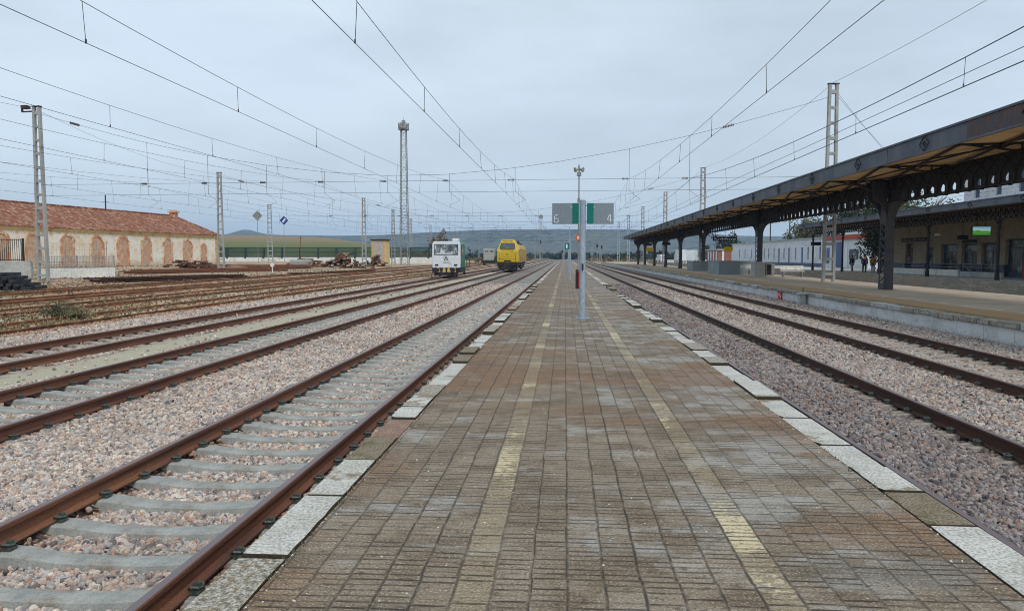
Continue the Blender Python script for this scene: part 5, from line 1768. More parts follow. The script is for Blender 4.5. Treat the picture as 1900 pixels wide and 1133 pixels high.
# ------------------------------------------------------------------ people
def skin_body(name, joints, edges, mat, parent):
    me = bpy.data.meshes.new(name)
    me.from_pydata([j[0] for j in joints], edges, [])
    me.materials.append(M[mat])
    o = bpy.data.objects.new(name, me)
    COL.objects.link(o)
    o.parent = parent
    sk = o.modifiers.new('skin', 'SKIN')
    for i, j in enumerate(joints):
        rx = j[1] if isinstance(j[1], tuple) else (j[1], j[1])
        me.skin_vertices[0].data[i].radius = rx
    me.skin_vertices[0].data[0].use_root = True
    sb = o.modifiers.new('sub', 'SUBSURF')
    sb.levels = 1
    sb.render_levels = 1
    sk.use_smooth_shade = True
    return o
def person(label, x, y, rz, top, legs, h=1.7, stride=0.08, bend=0.0, bag=False, seat=None):
    t = thing('person', label, 'person', (x, y, 0 if seat is None else seat), rz)
    k = h / 1.7
    b = bend
    J = [((0, 0, .92), .14), ((0, b * .3, 1.15), (.15, .11)), ((0, b * .7, 1.38), (.17, .11)), ((0, b, 1.47), .06), ((0, b * 1.1, 1.56), .095), ((0, b * 1.1 + .01, 1.66), .085),
         ((-.1, 0, .88), .09), ((-.11, -stride, .48), .06), ((-.11, stride * .6, .07), .045), ((-.11, stride * .6 - .14, .03), .04),
         ((.1, 0, .88), .09), ((.11, stride, .48), .06), ((.11, stride * 1.2, .07), .045), ((.11, stride * 1.2 - .14, .03), .04),
         ((-.2, b * .7, 1.38), .06), ((-.25, b * .4 + .03, 1.1), .045), ((-.24, b * .3 - .08, .87), .032), ((-.24, b * .3 - .1, .78), .04),
         ((.2, b * .7, 1.38), .06), ((.25, b * .4 + .03, 1.1), .045), ((.24, b * .3 - .1, .9), .032), ((.24, b * .3 - .13, .81), .04)]
    J = [((a[0] * k, a[1] * k, a[2] * k), r_) for a, r_ in J]
    E_ = [(0, 1), (1, 2), (2, 3), (3, 4), (4, 5), (0, 6), (6, 7), (7, 8), (8, 9), (0, 10), (10, 11), (11, 12), (12, 13), (2, 14), (14, 15), (15, 16), (16, 17), (2, 18), (18, 19), (19, 20), (20, 21)]
    skin_body('body', J, E_, 'skin', t)
    def sub(ids, grow):
        mp_ = {i: n for n, i in enumerate(ids)}
        js = [(J[i][0], tuple(v + grow for v in (J[i][1] if isinstance(J[i][1], tuple) else (J[i][1],) * 2))) for i in ids]
        es = [(mp_[a], mp_[b_]) for a, b_ in E_ if a in mp_ and b_ in mp_]
        return js, es
    js, es = sub([0, 1, 2, 14, 15, 16, 18, 19, 20], 0.03)
    skin_body('jacket', js, es, top, t)
    js, es = sub([0, 6, 7, 8, 10, 11, 12], 0.022)
    skin_body('trousers', js, es, legs, t)
    m = MB()
    hc = J[5][0]
    rings = []
    for i, a in enumerate(np.linspace(0.05, pi * .55, 6)):
        rings.append([(hc[0] + .108 * sin(a) * cos(q), hc[1] + .015 + .118 * sin(a) * sin(q), hc[2] - .03 + .135 * cos(a)) for q in np.linspace(0, 2 * pi, 12, endpoint=False)])
    m.loft(rings); m.build('hair', 'hair', t, smooth=True)
    return t
person('person in a blue jacket and light trousers standing beside the far station canopy column', 29.9, 80.6, radians(200), 'navy', 'khaki', 1.68)
person('person in dark clothes standing on the station platform left of the orange coat', 29.7, 76.8, radians(150), 'jacket_black', 'jacket_black', 1.72, .12)
person('person in an orange coat on the station platform between two people in black', 31.4, 79.0, radians(170), 'orange_coat', 'grey_cloth', 1.66)
person('person in a black jacket standing right of the orange coat on the station platform', 32.1, 78.4, radians(120), 'jacket_black', 'jeans', 1.70, .1)
person('person in dark clothes waiting in front of the open station doorway', 33.6, 75.9, radians(90), 'grey_cloth', 'navy', 1.72)
bk = thing('shoulder_bag', 'black bag standing beside the person at the station doorway', 'bag', (34.1, 75.7, 0))
m = MB(); m.box(-.2, .2, -.12, .12, 0, .38); m.build('body', 'jacket_black', bk, bevel=.04)
m = MB(); m.tube([(-.12, 0, .37), (-.08, 0, .5), (.08, 0, .5), (.12, 0, .37)], .012, 5); m.build('handle', 'jacket_black', bk)

# ------------------------------------------------------------------ rail vehicles
loco = thing('yellow_locomotive', 'yellow diesel locomotive with black underframe parked on the second track', 'locomotive', (-7.8, 102, -0.38))
def ring(y, pts):
    return [(a, y, b) for a, b in pts]
m = MB()
m.loft([ring(0.0, [(-1.30, 1.25), (-1.36, 1.6), (-1.34, 2.55), (-1.2, 2.85), (1.2, 2.85), (1.34, 2.55), (1.36, 1.6), (1.30, 1.25)]),
        ring(0.12, [(-1.42, 1.2), (-1.46, 1.6), (-1.44, 2.7), (-1.25, 2.98), (1.25, 2.98), (1.44, 2.7), (1.46, 1.6), (1.42, 1.2)]),
        ring(0.75, [(-1.48, 1.2), (-1.5, 1.7), (-1.47, 2.95), (-1.0, 3.86), (1.0, 3.86), (1.47, 2.95), (1.5, 1.7), (1.48, 1.2)]),
        ring(1.1, [(-1.5, 1.2), (-1.5, 1.7), (-1.48, 3.05), (-.85, 4.3), (.85, 4.3), (1.48, 3.05), (1.5, 1.7), (1.5, 1.2)]),
        ring(4.0, [(-1.5, 1.2), (-1.5, 1.7), (-1.48, 3.05), (-.85, 4.3), (.85, 4.3), (1.48, 3.05), (1.5, 1.7), (1.5, 1.2)])])
m.build('cab', 'yellow', loco, bevel=.05)
m = MB(); m.loft([ring(y_, [(-1.48, 1.2), (-1.48, 3.1), (-1.1, 3.75), (1.1, 3.75), (1.48, 3.1), (1.48, 1.2)]) for y_ in (4.02, 21.5)])
for q in np.arange(5.0, 21, 1.6):
    for sx in (-1, 1):
        m.box(min(sx * 1.48, sx * 1.5), max(sx * 1.48, sx * 1.5), q, q + 1.2, 1.5, 2.9)
m.build('body', 'yellow_dirty', loco)
m = MB()
for q in (5.5, 8.5, 12, 15.5, 18.5):
    m.box(-.8, .8, q, q + 1.8, 3.76, 4.1 if q != 12 else 4.3)
m.build('roof_equipment', 'black', loco, bevel=.04)
m = MB()
m.quad((-1.02, 0.17, 3.08), (1.02, 0.17, 3.08), (0.84, 0.70, 3.80), (-0.84, 0.70, 3.80))
m.v = [(a, b - 0.045, c) for a, b, c in m.v]
m.build('windscreen', 'glass_grey', loco, recalc=False)
m = MB()
for sx in (-1, 1):
    m.bar((sx * 1.06, 0.13, 3.06), (sx * .88, .65, 3.83), 0.06, 0.05)
m.bar((-1.06, .12, 3.06), (1.06, .12, 3.06), 0.05, 0.05); m.bar((-.88, .64, 3.83), (.88, .64, 3.83), .05, .05)
m.build('window_frame', 'black', loco)
m = MB()
for sx in (-1, 1):
    m.bar((sx * 1.12, -.03, 1.35), (sx * 1.12, -.03, 2.35), .035)
    for q in (1.35, 2.35):
        m.bar((sx * 1.12, -.03, q), (sx * 1.12, .06, q), .035)
m.bar((-.9, .02, 2.93), (.9, .02, 2.93), .035)
m.build('handrail', 'black', loco)
m = MB()
for sx in (-1, 1):
    m.cyl((sx * .42, .28, 3.22), (sx * .12, .5, 3.58), .02, n=5)
m.build('wiper', 'black', loco)
m = MB(); m.box(-1.25, 1.25, -.02, .0, 1.62, 1.66); m.box(-.5, .5, -.02, 0, 1.3, 1.5); m.build('front_grille', 'black', loco)
for sx in (-1.05, -0.95, .95, 1.05):
    m = MB(); m.cyl((sx, -0.05, 2.62), (sx, 0.1, 2.62), 0.06, n=10); m.build('headlight', 'lamp_glass', loco)
m = MB()
for q in (-.55, -.3, 0, .3, .55):
    m.cyl((q, 0.85, 4.12), (q, 1.2, 4.12), .085, n=10)
m.build('top_lamp', 'glass', loco)
m = MB()
m.bar((-.16, -0.012, 2.16), (-.02, -.012, 2.42), .05, .02, up=(0, 1, 0)); m.bar((.14, -.012, 2.16), (-.02, -.012, 2.42), .04, .02, up=(0, 1, 0))
for q in range(9):
    m.box(-.42 + q * .1, -.36 + q * .1, -0.014, -0.003, 1.86, 1.93)
m.build('emblem', 'black', loco)
m = MB()
m.box(-1.4, 1.4, 0.05, 1.5, 0.75, 1.19)
m.prism([(-1.35, .72), (1.35, .72), (1.1, .18), (-1.1, .18)], -0.1, 0.12, 'y')
m.box(-1.3, 1.3, 1.6, 21.3, .8, 1.19)
m.box(-1.3, 1.3, 8.5, 14.5, .35, .8)
m.build('underframe', 'black', loco)
for sx in (-1, 1):
    m = MB(); m.cyl((sx * .87, -0.45, 1.0), (sx * .87, 0.05, 1.0), .09, n=10); m.cyl((sx * .87, -.5, 1.0), (sx * .87, -0.45, 1.0), .24, n=16); m.build('buffer', 'black', loco)
for q in (2.0, 3.8, 5.6, 16.2, 18.0, 19.8):
    for sx in (-1, 1):
        m = MB(); m.cyl((sx * .78, q, .5), (sx * .93, q, .5), .5, n=20); m.cyl((sx * .9, q, .5), (sx * 1.1, q, .5), .14, n=10); m.build('wheel', 'rail_dark', loco)
for q in (1.5, 15.7):
    for sx in (-1, 1):
        m = MB(); m.box(min(sx * 1.05, sx * 1.2), max(sx * 1.05, sx * 1.2), q, q + 4.6, .42, .78); m.build('bogie_frame', 'black', loco)
for sx in (-1, 1):
    m = MB(); m.box(min(sx * 1.5, sx * 1.53), max(sx * 1.5, sx * 1.53), 1.7, 2.4, 1.3, 3.0); d = m.build('cab_door', 'yellow_dirty', loco)
    m = MB(); m.box(min(sx * 1.531, sx * 1.54), max(sx * 1.531, sx * 1.54), 1.8, 2.3, 2.2, 2.85); m.build('pane', 'glass', d)

cart = thing('rail_maintenance_vehicle', 'small white-fronted green rail maintenance vehicle with hazard stripes on the third track', 'rail vehicle', (-11.75, 73.9, -0.38))
m = MB()
pr = [(-1.38, .86), (-1.42, 1.5), (-1.40, 3.25), (-1.25, 3.5), (1.25, 3.5), (1.40, 3.25), (1.42, 1.5), (1.38, .86)]
m.loft([ring(0, pr), ring(0.35, pr)]); m.build('front', 'white_clean', cart, bevel=.05)
m = MB(); m.loft([ring(0.352, [(a * .995, b * .998) for a, b in pr]), ring(3.6, [(a * .995, b * .998) for a, b in pr])]); m.build('cab', 'green', cart, bevel=.02)
m = MB(); m.box(-1.15, 1.15, -0.03, -0.002, 2.2, 3.15); w_ = m.build('windscreen', 'glass_bright', cart)
m = MB(); m.box(-1.2, 1.2, -.022, -.001, 2.15, 2.2); m.box(-1.2, 1.2, -.022, -.001, 3.15, 3.2); m.box(-1.2, -1.15, -.022, -.001, 2.2, 3.15); m.box(1.15, 1.2, -.022, -.001, 2.2, 3.15); m.build('window_frame', 'black', cart)
m = MB(); m.bar((.4, -.04, 3.1), (.05, -.045, 2.3), .03); m.bar((-.5, -.04, 3.1), (-.7, -.045, 2.4), .03); m.build('wiper', 'black', cart)
for sx in (-1, 1):
    m = MB(); m.box(min(sx * 1.415, sx * 1.43), max(sx * 1.415, sx * 1.43), 1.0, 2.2, 1.95, 3.0); m.build('side_window', 'glass', cart)
m = MB(); m.box(.55, 1.15, 0.5, 1.5, 3.505, 3.8); m.build('roof_unit', 'white_paint', cart, bevel=.03)
m = MB()
for q in (-.3, -.1, .1):
    m.cyl((q, .25, 3.5), (q, .25, 3.68), .05, n=8)
m.cyl((-.2, 1.0, 3.5), (-.2, 1.0, 3.72), .09, n=10)
m.build('roof_lamp', 'black', cart)
m = MB()
m.bar((-.18, -.016, 1.6), (0, -.016, 2.0), .09, .02, up=(0, 1, 0)); m.bar((.2, -.016, 1.6), (.03, -.016, 1.93), .07, .02, up=(0, 1, 0)); m.bar((-.05, -.016, 1.66), (.08, -.016, 1.66), .06, .02, up=(0, 1, 0))
m.build('emblem', 'dark_blue', cart)
m = MB()
for q in range(6):
    m.box(-.32 + q * .11, -.25 + q * .11, -.014, -.001, 1.36, 1.44)
m.build('lettering', 'dark_blue', cart)
for sx in (-1, 1):
    m = MB(); m.box(sx * .95 - .16, sx * .95 + .16, -.09, -.001, 1.1, 1.24); m.build('headlight', 'black', cart, bevel=.02)
m = MB(); m.box(-1.4, 1.4, -.1, 3.6, .42, .858); m.box(-1.2, 1.2, -.12, .1, .12, .42); m.build('underframe', 'black', cart)
for k, q in enumerate((-.72, -.22, .3, .8)):
    m = MB()
    c = .62
    m.prism([(q - .2, .46), (q + .16, .46), (q - .0, .92), (q - .12, .92)] if k % 2 == 0 else [(q - .16, .46), (q + .2, .46), (q + .12, .92), (q, .92)], -.16, -.125, 'y')
    m.build('hazard_stripe', 'hazard', cart)
for sx in (-1, 1):
    m = MB(); m.cyl((sx * .8, -.42, .66), (sx * .8, -.1, .66), .08, n=8); m.cyl((sx * .8, -.46, .66), (sx * .8, -.42, .66), .18, n=14); m.build('buffer', 'black', cart)
for q in (1.2, 7.0):
    for sx in (-1, 1):
        m = MB(); m.cyl((sx * .8, q, .4), (sx * .93, q, .4), .4, n=18); m.build('wheel', 'rail_dark', cart)
m = MB(); m.box(-1.3, 1.3, 3.62, 8.6, .78, .95)
for q in (4.2, 6.2, 8.5):
    for sx in (-1, 1):
        m.box(sx * 1.25 - .04, sx * 1.25 + .04, q - .04, q + .04, .95, 1.75)
for sx in (-1, 1):
    m.box(sx * 1.25 - .03, sx * 1.25 + .03, 4.2, 8.5, 1.68, 1.75)
m.box(-.5, .5, 4.6, 6.4, .95, 1.5)
m.build('flatbed', 'leaf_mid', cart)

mv = thing('distant_rail_wagon', 'small pale rail vehicle far off left of the yellow locomotive', 'rail vehicle', (-18.3, 182, -0.3))
m = MB(); m.box(-1.5, 1.1, 0, 4, 1.0, 3.9); m.build('cab', 'grey_box', mv, bevel=.08)
m = MB()
for q in (-1.1, 0.1):
    m.box(q, q + .8, -.03, -.002, 3.0, 3.35)
m.build('window', 'glass', mv)
m = MB(); m.box(-1.4, 2.6, -.5, 6, .25, 1.0); m.box(1.4, 2.6, -.2, 3, 1.0, 2.0); m.build('underframe', 'black', mv)

# ------------------------------------------------------------------ arched shed at left
def V2(t, off=0.0):
    """point on the shed front line, t metres from its right-hand end towards the camera; off = inwards"""
    d = (-0.108, -0.994)
    n = (-0.994, 0.108)
    return (-57.4 + d[0] * t + n[0] * off, 120.8 + d[1] * t + n[1] * off)
shed = thing('arched_shed', 'long old shed with red tile roof and bricked-up arches in peeling cream plaster', 'building')
Lw = 95.0
Wd = 12.5
zb, ze, zr = 0.0, 5.1, 8.25
def pr3(t, off, z):
    x, y = V2(t, off)
    return (x, y, z)
m = MB()
m.add([pr3(0, 0, zb), pr3(Lw, 0, zb), pr3(Lw, 0, ze), pr3(0, 0, ze), pr3(0, Wd, zb), pr3(Lw, Wd, zb), pr3(Lw, Wd, ze), pr3(0, Wd, ze)],
      [(0, 1, 2, 3), (5, 4, 7, 6), (4, 0, 3, 7), (1, 5, 6, 2)])
m.build('wall', 'plaster', shed)
m = MB()
o_ = 0.35
a, b, c, d = pr3(-o_, -o_, ze), pr3(Lw + o_, -o_, ze), pr3(Lw + o_, Wd + o_, ze), pr3(-o_, Wd + o_, ze)
e, f = pr3(2.6, Wd / 2, zr), pr3(Lw, Wd / 2, zr)
lo = lambda p: (p[0], p[1], p[2] - 0.12)
N_ = 60
# front slope divided so the ridge and eaves can sag a little
fr = []
for i in range(N_ + 1):
    t_ = Lw * i / N_
    s_ = 0.07 * mnoise.noise(Vector((t_ * .25, 0, 0)))
    te = max(2.6, t_)
    fr.append((pr3(t_ if i else -o_, -o_, ze + s_), pr3(te, Wd / 2, zr + s_ * 1.3)))
for i in range(N_):
    m.quad(fr[i][0], fr[i + 1][0], fr[i + 1][1], fr[i][1])
m.quad(a, e, d); m.quad(d, e, f, c); m.quad(lo(a), lo(d), lo(c), lo(b)); m.quad(a, d, lo(d), lo(a)); m.quad(lo(a), lo(b), b, a)
m.build('roof', 'tiles', shed, recalc=False)
m = MB()
m.tube([Vector(e) + Vector((0, 0, .05)), Vector(f) + Vector((0, 0, .05))], .13, 8); m.tube([Vector(e) + Vector((0, 0, .05)), Vector(a)], .12, 8)
m.build('ridge_cap', 'tiles', shed)
m = MB()
m.loft([[pr3(t_, -0.02 - q, z) for q, z in ((0, 4.55), (.14, 4.85), (.3, 5.0), (.3, 5.06), (0, 5.06))] for t_ in (-0.3, Lw)])
m.build('cornice', 'hut_side', shed)
m = MB()
c = pr3(3.0, Wd / 2 - 0.4, 0)
m.box(c[0] - .5, c[0] + .5, c[1] - .4, c[1] + .4, 7.3, 8.7); m.box(c[0] - .7, c[0] + .7, c[1] - .6, c[1] + .6, 8.7, 8.9); m.box(c[0] - .45, c[0] + .45, c[1] - .35, c[1] + .35, 8.9, 9.15)
m.build('chimney', 'arch_brick', shed)
m = MB(); m.add([pr3(0, -.03, zb), pr3(.7, -.03, zb), pr3(.7, -.03, 4.55), pr3(0, -.03, 4.55)], [(0, 1, 2, 3)]); m.build('quoin', 'quoin', shed, recalc=False)
def arch(tc, w, h):
    hw_ = w / 2
    zs_ = h - hw_
    out, inn = [], []
    tk = 0.34
    for q in np.linspace(0, pi, 13):
        out.append((tc + (hw_ + tk) * cos(q), zs_ + (hw_ + tk) * sin(q)))
        inn.append((tc + hw_ * cos(q), zs_ + hw_ * sin(q)))
    out = [(tc + hw_ + tk, 0.35)] + out + [(tc - hw_ - tk, 0.35)]
    inn = [(tc + hw_, 0.35)] + inn + [(tc - hw_, 0.35)]
    n = len(out)
    m = MB()
    jag = [random.uniform(-.16, .12) for _ in range(n)]
    vs = [pr3(a_ + jag[i], -.10, z_) for i, (a_, z_) in enumerate(out)] + [pr3(a_, -.10, z_) for a_, z_ in inn]
    vs += [pr3(a_ + jag[i], 0.0, z_) for i, (a_, z_) in enumerate(out)] + [pr3(a_, -.012, z_) for a_, z_ in inn]
    fs = [(i, i + 1, n + i + 1, n + i) for i in range(n - 1)] + [(i, 2 * n + i, 2 * n + i + 1, i + 1) for i in range(n - 1)] + [(n + i, n + i + 1, 3 * n + i + 1, 3 * n + i) for i in range(n - 1)]
    m.add(vs, fs)
    p = m.build('blind_arch', 'arch_brick', shed, recalc=False)
    m = MB()
    m.add([pr3(a_, -.02, z_) for a_, z_ in inn], [tuple(range(n))])
    m.build('infill', 'arch_fill', p, recalc=False)
# arch centres, measured along the front
AT = [4.1, 8.4, 13.2, 18.1, 22.9, 27.8, 32.8, 38.1, 42.5, 47.2, 52, 56.8, 61.6]
for i, t_ in enumerate(AT):
    arch(t_, 1.0 if i == 0 else 1.72, 3.5 if i == 0 else 4.15)

# ------------------------------------------------------------------ walls, fences and clutter in the yard
def wallobj(name, label, cat, p, q, z0, z1, th, mat):
    t = thing(name, label, cat, (0, 0, 0))
    m = MB()
    m.bar((p[0], p[1], (z0 + z1) / 2), (q[0], q[1], (z0 + z1) / 2), th, z1 - z0)
    m.build('wall', mat, t, bevel=.02)
    return t
def mesh_fence(par, p, q, z0, z1, mat, step=0.14, rails=3, w=0.02, post=2.5):
    P_, Q_ = Vector((p[0], p[1], 0)), Vector((q[0], q[1], 0))
    L_ = (Q_ - P_).length
    m = MB()
    n = int(L_ / step)
    for i in range(n + 1):
        a = P_.lerp(Q_, i / n)
        m.bar((a.x, a.y, z0), (a.x, a.y, z1 - 0.05), w)
    for k in range(rails):
        z = z0 + 0.1 + (z1 - z0 - 0.2) * k / (rails - 1)
        m.bar((p[0], p[1], z), (q[0], q[1], z), w * 1.8)
    m.build('pickets', mat, par)
    n = max(1, int(L_ / post))
    for i in range(n + 1):
        a = P_.lerp(Q_, i / n)
        m = MB(); m.bar((a.x, a.y, z0 - .3), (a.x, a.y, z1), w * 4); m.build('post', mat, par)
t = wallobj('loading_ramp_wall', 'grey concrete ramp wall with a black railing at the far left edge', 'wall', (-49.5, 56.0), (-42.4, 57.0), -0.4, 1.25, 0.4, 'grey_conc')
mesh_fence(t, (-49.5, 56.0), (-43.0, 56.9), 1.25, 3.05, 'black_rail', 0.16, 2, 0.03, 2.4)
t = wallobj('mesh_fence_wall', 'low white wall with a grey wire mesh fence before the arched shed', 'fence', (-42.7, 58.0), (-39.5, 63.3), -0.2, 0.62, 0.3, 'low_white')
mesh_fence(t, (-42.7, 58.0), (-39.5, 63.3), 0.62, 1.7, 'galv', 0.12, 5, 0.018, 2.2)
t = thing('tall_mesh_fence', 'taller thin grey wire fence standing behind the low white wall', 'fence')
mesh_fence(t, (-47, 62), (-42.5, 67), -0.2, 2.9, 'galv', 0.2, 6, 0.008, 2.4)
t = wallobj('boundary_wall', 'green palisade fence on a long white base wall before the grassy hill', 'fence', (-110, 186), (-30, 190), -0.3, 1.45, 0.3, 'low_white')
mesh_fence(t, (-110, 186), (-30, 190), 1.45, 4.0, 'palisade', 0.26, 3, 0.12, 4.5)
t = thing('telegraph_pole', 'thin dark wooden pole standing before the green palisade fence', 'pole', (-66, 184, 0))
m = MB(); m.cyl((0, 0, 0), (0, 0, 6.6), .12, .09, 8); m.build('pole', 'timber', t)
m = MB(); m.bar((-.4, 0, 6.2), (.4, 0, 6.2), .08); m.build('crossarm', 'timber', t)
def tpole(label, x, y, z0, z1):
    t = thing('telegraph_pole', label, 'pole', (x, y, z0))
    H = z1 - z0
    m = MB(); m.cyl((0, 0, 0), (0, 0, H), .13, .1, 8); m.build('pole', 'iron', t)
    m = MB(); m.bar((-.5, 0, H - 1.2), (.5, 0, H - 1.2), .09); m.build('crossarm', 'iron', t)
tpole('dark pole rising behind the tiled roof of the arched shed, left one', -76, 120, 0.2, 11.8)
tpole('dark pole rising behind the tiled roof of the arched shed, near the chimney', -73.5, 138, 0.2, 9.8)

hut = thing('transformer_hut', 'small tall cream hut with grey rendered front and dark roof behind the timber piles', 'hut', (-37.5, 149.5, -0.3))
m = MB(); m.box(-1.5, 1.25, 0, 0.3, 0, 5.2); m.box(-1.5, -1.2, .3, 3.6, 0, 5.2); m.box(-1.5, 1.25, 3.6, 3.9, 0, 5.2); m.build('wall', 'quoin', hut)
m = MB(); m.box(-1.2, .9, -.03, -.002, 1.2, 5.1); m.build('render_panel', 'hut_panel', hut)
m = MB(); m.box(1.25, 1.30, 0, 3.9, 0, 5.1); m.build('side_wall', 'hut_side', hut)
m = MB(); m.box(-1.75, 1.5, -.25, 4.1, 5.2, 5.4); m.build('roof', 'black', hut)

def signpost(label, x, y, z0, zt, mat, name='diamond_signal'):
    t = thing(name, label, 'railway signal', (x, y, z0))
    H = zt - z0
    m = MB(); m.cyl((0, 0, 0), (0, 0, H - .9), .05, n=8); m.build('post', 'galv', t)
    m = MB(); s_ = .95
    m.prism([(-s_, H - s_), (0, H), (s_, H - s_), (0, H - 2 * s_)], -.04, .04, 'y'); p = m.build('plate', mat, t)
    if mat == 'sign_blue':
        m = MB(); m.prism([(-.45, H - 1.25), (.15, H - .5), (.45, H - .7), (-.1, H - 1.4)], -.05, -.042, 'y'); m.build('marking', 'white_paint', p)
signpost('grey diamond-shaped sign seen from behind, above the white boundary wall', -56.9, 136, 0.1, 10.1, 'galv')
signpost('blue and white diamond-shaped railway sign right of the pale lattice mast', -59.5, 156, 0.1, 10.2, 'sign_blue')

# stacks and piles: every sleeper, rail or log is its own thing
def logs(n, cx, cy, zfun, spread, size, mats, label, cat, group, name, ang, jit, layers=4, seed=1):
    """an irregular heap: courses of beams laid side by side, upper courses shorter and more crooked"""
    r = random.Random(seed)
    done = 0
    L, w, h = size
    for lay in range(layers):
        per = max(1, int(round(n / layers * (1.35 - 0.7 * lay / max(1, layers - 1)))))
        for k in range(per):
            if done >= n:
                return
            f = (k + .5) / per - .5
            off = f * spread * (1 - 0.16 * lay)
            x = cx + off * cos(ang) + r.uniform(-jit, jit)
            y = cy + off * sin(ang) + r.uniform(-jit, jit)
            m = MB()
            l_ = L * r.uniform(.75, 1.1)
            m.box(-l_ / 2, l_ / 2, -w / 2, w / 2, 0, h)
            o = m.build(name, r.choice(mats), bevel=.015)
            o.location = (x, y, zfun(x, y) + lay * h * 1.02)
            o.rotation_euler = (r.uniform(-.08, .08) * (lay > 0), r.uniform(-.1, .1) * jit, ang + pi / 2 + r.uniform(-.6, .6) * jit)
            tag(o, label, cat, group)
            done += 1
logs(40, -32.9, 41.6, lambda x, y: -0.5, 5.2, (2.4, .28, .19), ['creosote'], 'black railway sleeper in the stack at the far left edge', 'railway sleeper', 'black sleepers stacked at far left', 'stacked_sleeper', radians(8), .06, 6, 2)
logs(22, -37.6, 44.5, lambda x, y: -0.45, 3.2, (2.4, .26, .17), ['creosote'], 'black railway sleeper in the lower stack behind the foremost one', 'railway sleeper', 'black sleepers in the rear stack', 'stacked_sleeper', radians(20), .05, 6, 3)
logs(84, -36.3, 121, gz, 10.0, (2.5, .30, .27), ['timber', 'timber', 'timber_light', 'creosote', 'rust_red'], 'old brown sleeper thrown on the large timber heap left of the hut', 'railway sleeper', 'old sleepers in the large heap', 'old_sleeper', radians(3), .5, 9, 4)
logs(48, -35.6, 139, gz, 5.5, (2.5, .30, .27), ['timber', 'timber_light', 'rust_red', 'timber'], 'old brown sleeper on the smaller heap in front of the hut', 'railway sleeper', 'old sleepers in the heap before the hut', 'old_sleeper', radians(3), .5, 8, 5)
logs(16, -42.0, 117.5, gz, 4.0, (3.0, .4, .32), ['grey_conc', 'concrete'], 'pale concrete beam stacked left of the timber heap', 'concrete beam', 'concrete beams by the timber heap', 'concrete_beam', radians(93), .1, 4, 6)
logs(40, -44.0, 126, gz, 7.0, (2.5, .30, .27), ['creosote', 'timber', 'rust_red'], 'dark sleeper on the low heap before the white wall, left of the big heap', 'railway sleeper', 'dark sleepers in the low heap', 'old_sleeper', radians(3), .5, 5, 14)
def rails_pile(n, a, b, mats, label, group, seed, wd=1.6, lay=2, z=0.0):
    r = random.Random(seed)
    for k in range(n):
        m = MB()
        o_x = r.uniform(-wd, wd)
        p = Vector((a[0] + r.uniform(-1, 1), a[1] + o_x, gz(*a) + .05 + z + .13 * (k % lay)))
        q = Vector((b[0] + r.uniform(-2, 2), b[1] + o_x + r.uniform(-.3, .3), gz(*b) + .05 + z + .13 * (k % lay)))
        m.bar(p, q, .07, .05); m.bar(p - Vector((0, 0, .07)), q - Vector((0, 0, .07)), .13, .03); m.bar(p - Vector((0, 0, .04)), q - Vector((0, 0, .04)), .02, .06)
        tag(m.build('loose_rail', r.choice(mats)), label, 'rail', group)
rails_pile(14, (-34, 52), (-31, 68), ['rail_old', 'rail_dark'], 'loose rusty rail lying in the pile right of the black sleeper stack', 'loose rails right of the sleeper stack', 1, 1.2, 3)
rails_pile(16, (-44, 74), (-37, 92), ['rail_dark', 'rail_old', 'rust_red'], 'loose dark rusty rail lying before the right half of the arched shed', 'loose rails before the shed', 2, 2.5, 4)
rails_pile(14, (-50, 98), (-38, 110), ['rust_red', 'rail_old'], 'loose red-brown rail lying before the white boundary wall', 'loose rails before the boundary wall', 3, 2.0, 5)
rails_pile(12, (-30, 82), (-27, 104), ['rail_dark', 'rail_old'], 'loose rusty rail lying flat in the middle of the brown yard', 'loose rails in mid yard', 4, 1.6, 2)
def mound(label, x, y, z, r_, h, mat, name='earth_mound', cat='mound', seed=1):
    n = 16
    rings = []
    for i in range(7):
        f = i / 6
        rings.append([(x + cos(a) * r_ * (1 - f) * (1 + .22 * mnoise.noise(Vector((cos(a) * 2, sin(a) * 2, seed + f)))), y + sin(a) * r_ * .7 * (1 - f), z - .1 + h * (1 - (1 - f) ** 2) * (1 + .3 * mnoise.noise(Vector((cos(a) * 3, sin(a) * 3, seed))))) for a in np.linspace(0, 2 * pi, n, endpoint=False)])
    m = MB(); m.loft(rings)
    tag(m.build(name, mat, smooth=True), label, cat)
logs(40, -50.0, 98, gz, 8.0, (2.2, .28, .2), ['rust_red', 'timber', 'rail_dark'], 'dark red-brown scrap timber piled before the arches of the shed', 'timber', 'scrap timber before the shed', 'scrap_timber', radians(8), .6, 5, 9)
mound('low brown earth heap right of the mast by the shed end', -46, 101, -0.1, 3.0, .7, 'timber')
t = thing('red_wagon', 'low dark red wagon standing far off left of the bushy brown tree', 'wagon', (-40, 205, -0.2))
m = MB(); m.box(-4.5, 4.5, -1.2, 1.2, .8, 2.6); m.build('body', 'rust_red', t, bevel=.05)
m = MB(); m.box(-4.6, 4.6, -1.3, 1.3, .4, .8); m.build('underframe', 'black', t)
t = thing('marker_post', 'short white marker post with a round head in the yard before the boundary wall', 'marker', (-33.5, 84, -0.5))
m = MB(); m.cyl((0, 0, 0), (0, 0, 1.0), .06, n=8); m.build('post', 'low_white', t)
m = MB(); m.cyl((0, -.06, 1.15), (0, 0.02, 1.15), .24, n=14); m.build('plate', 'low_white', t)

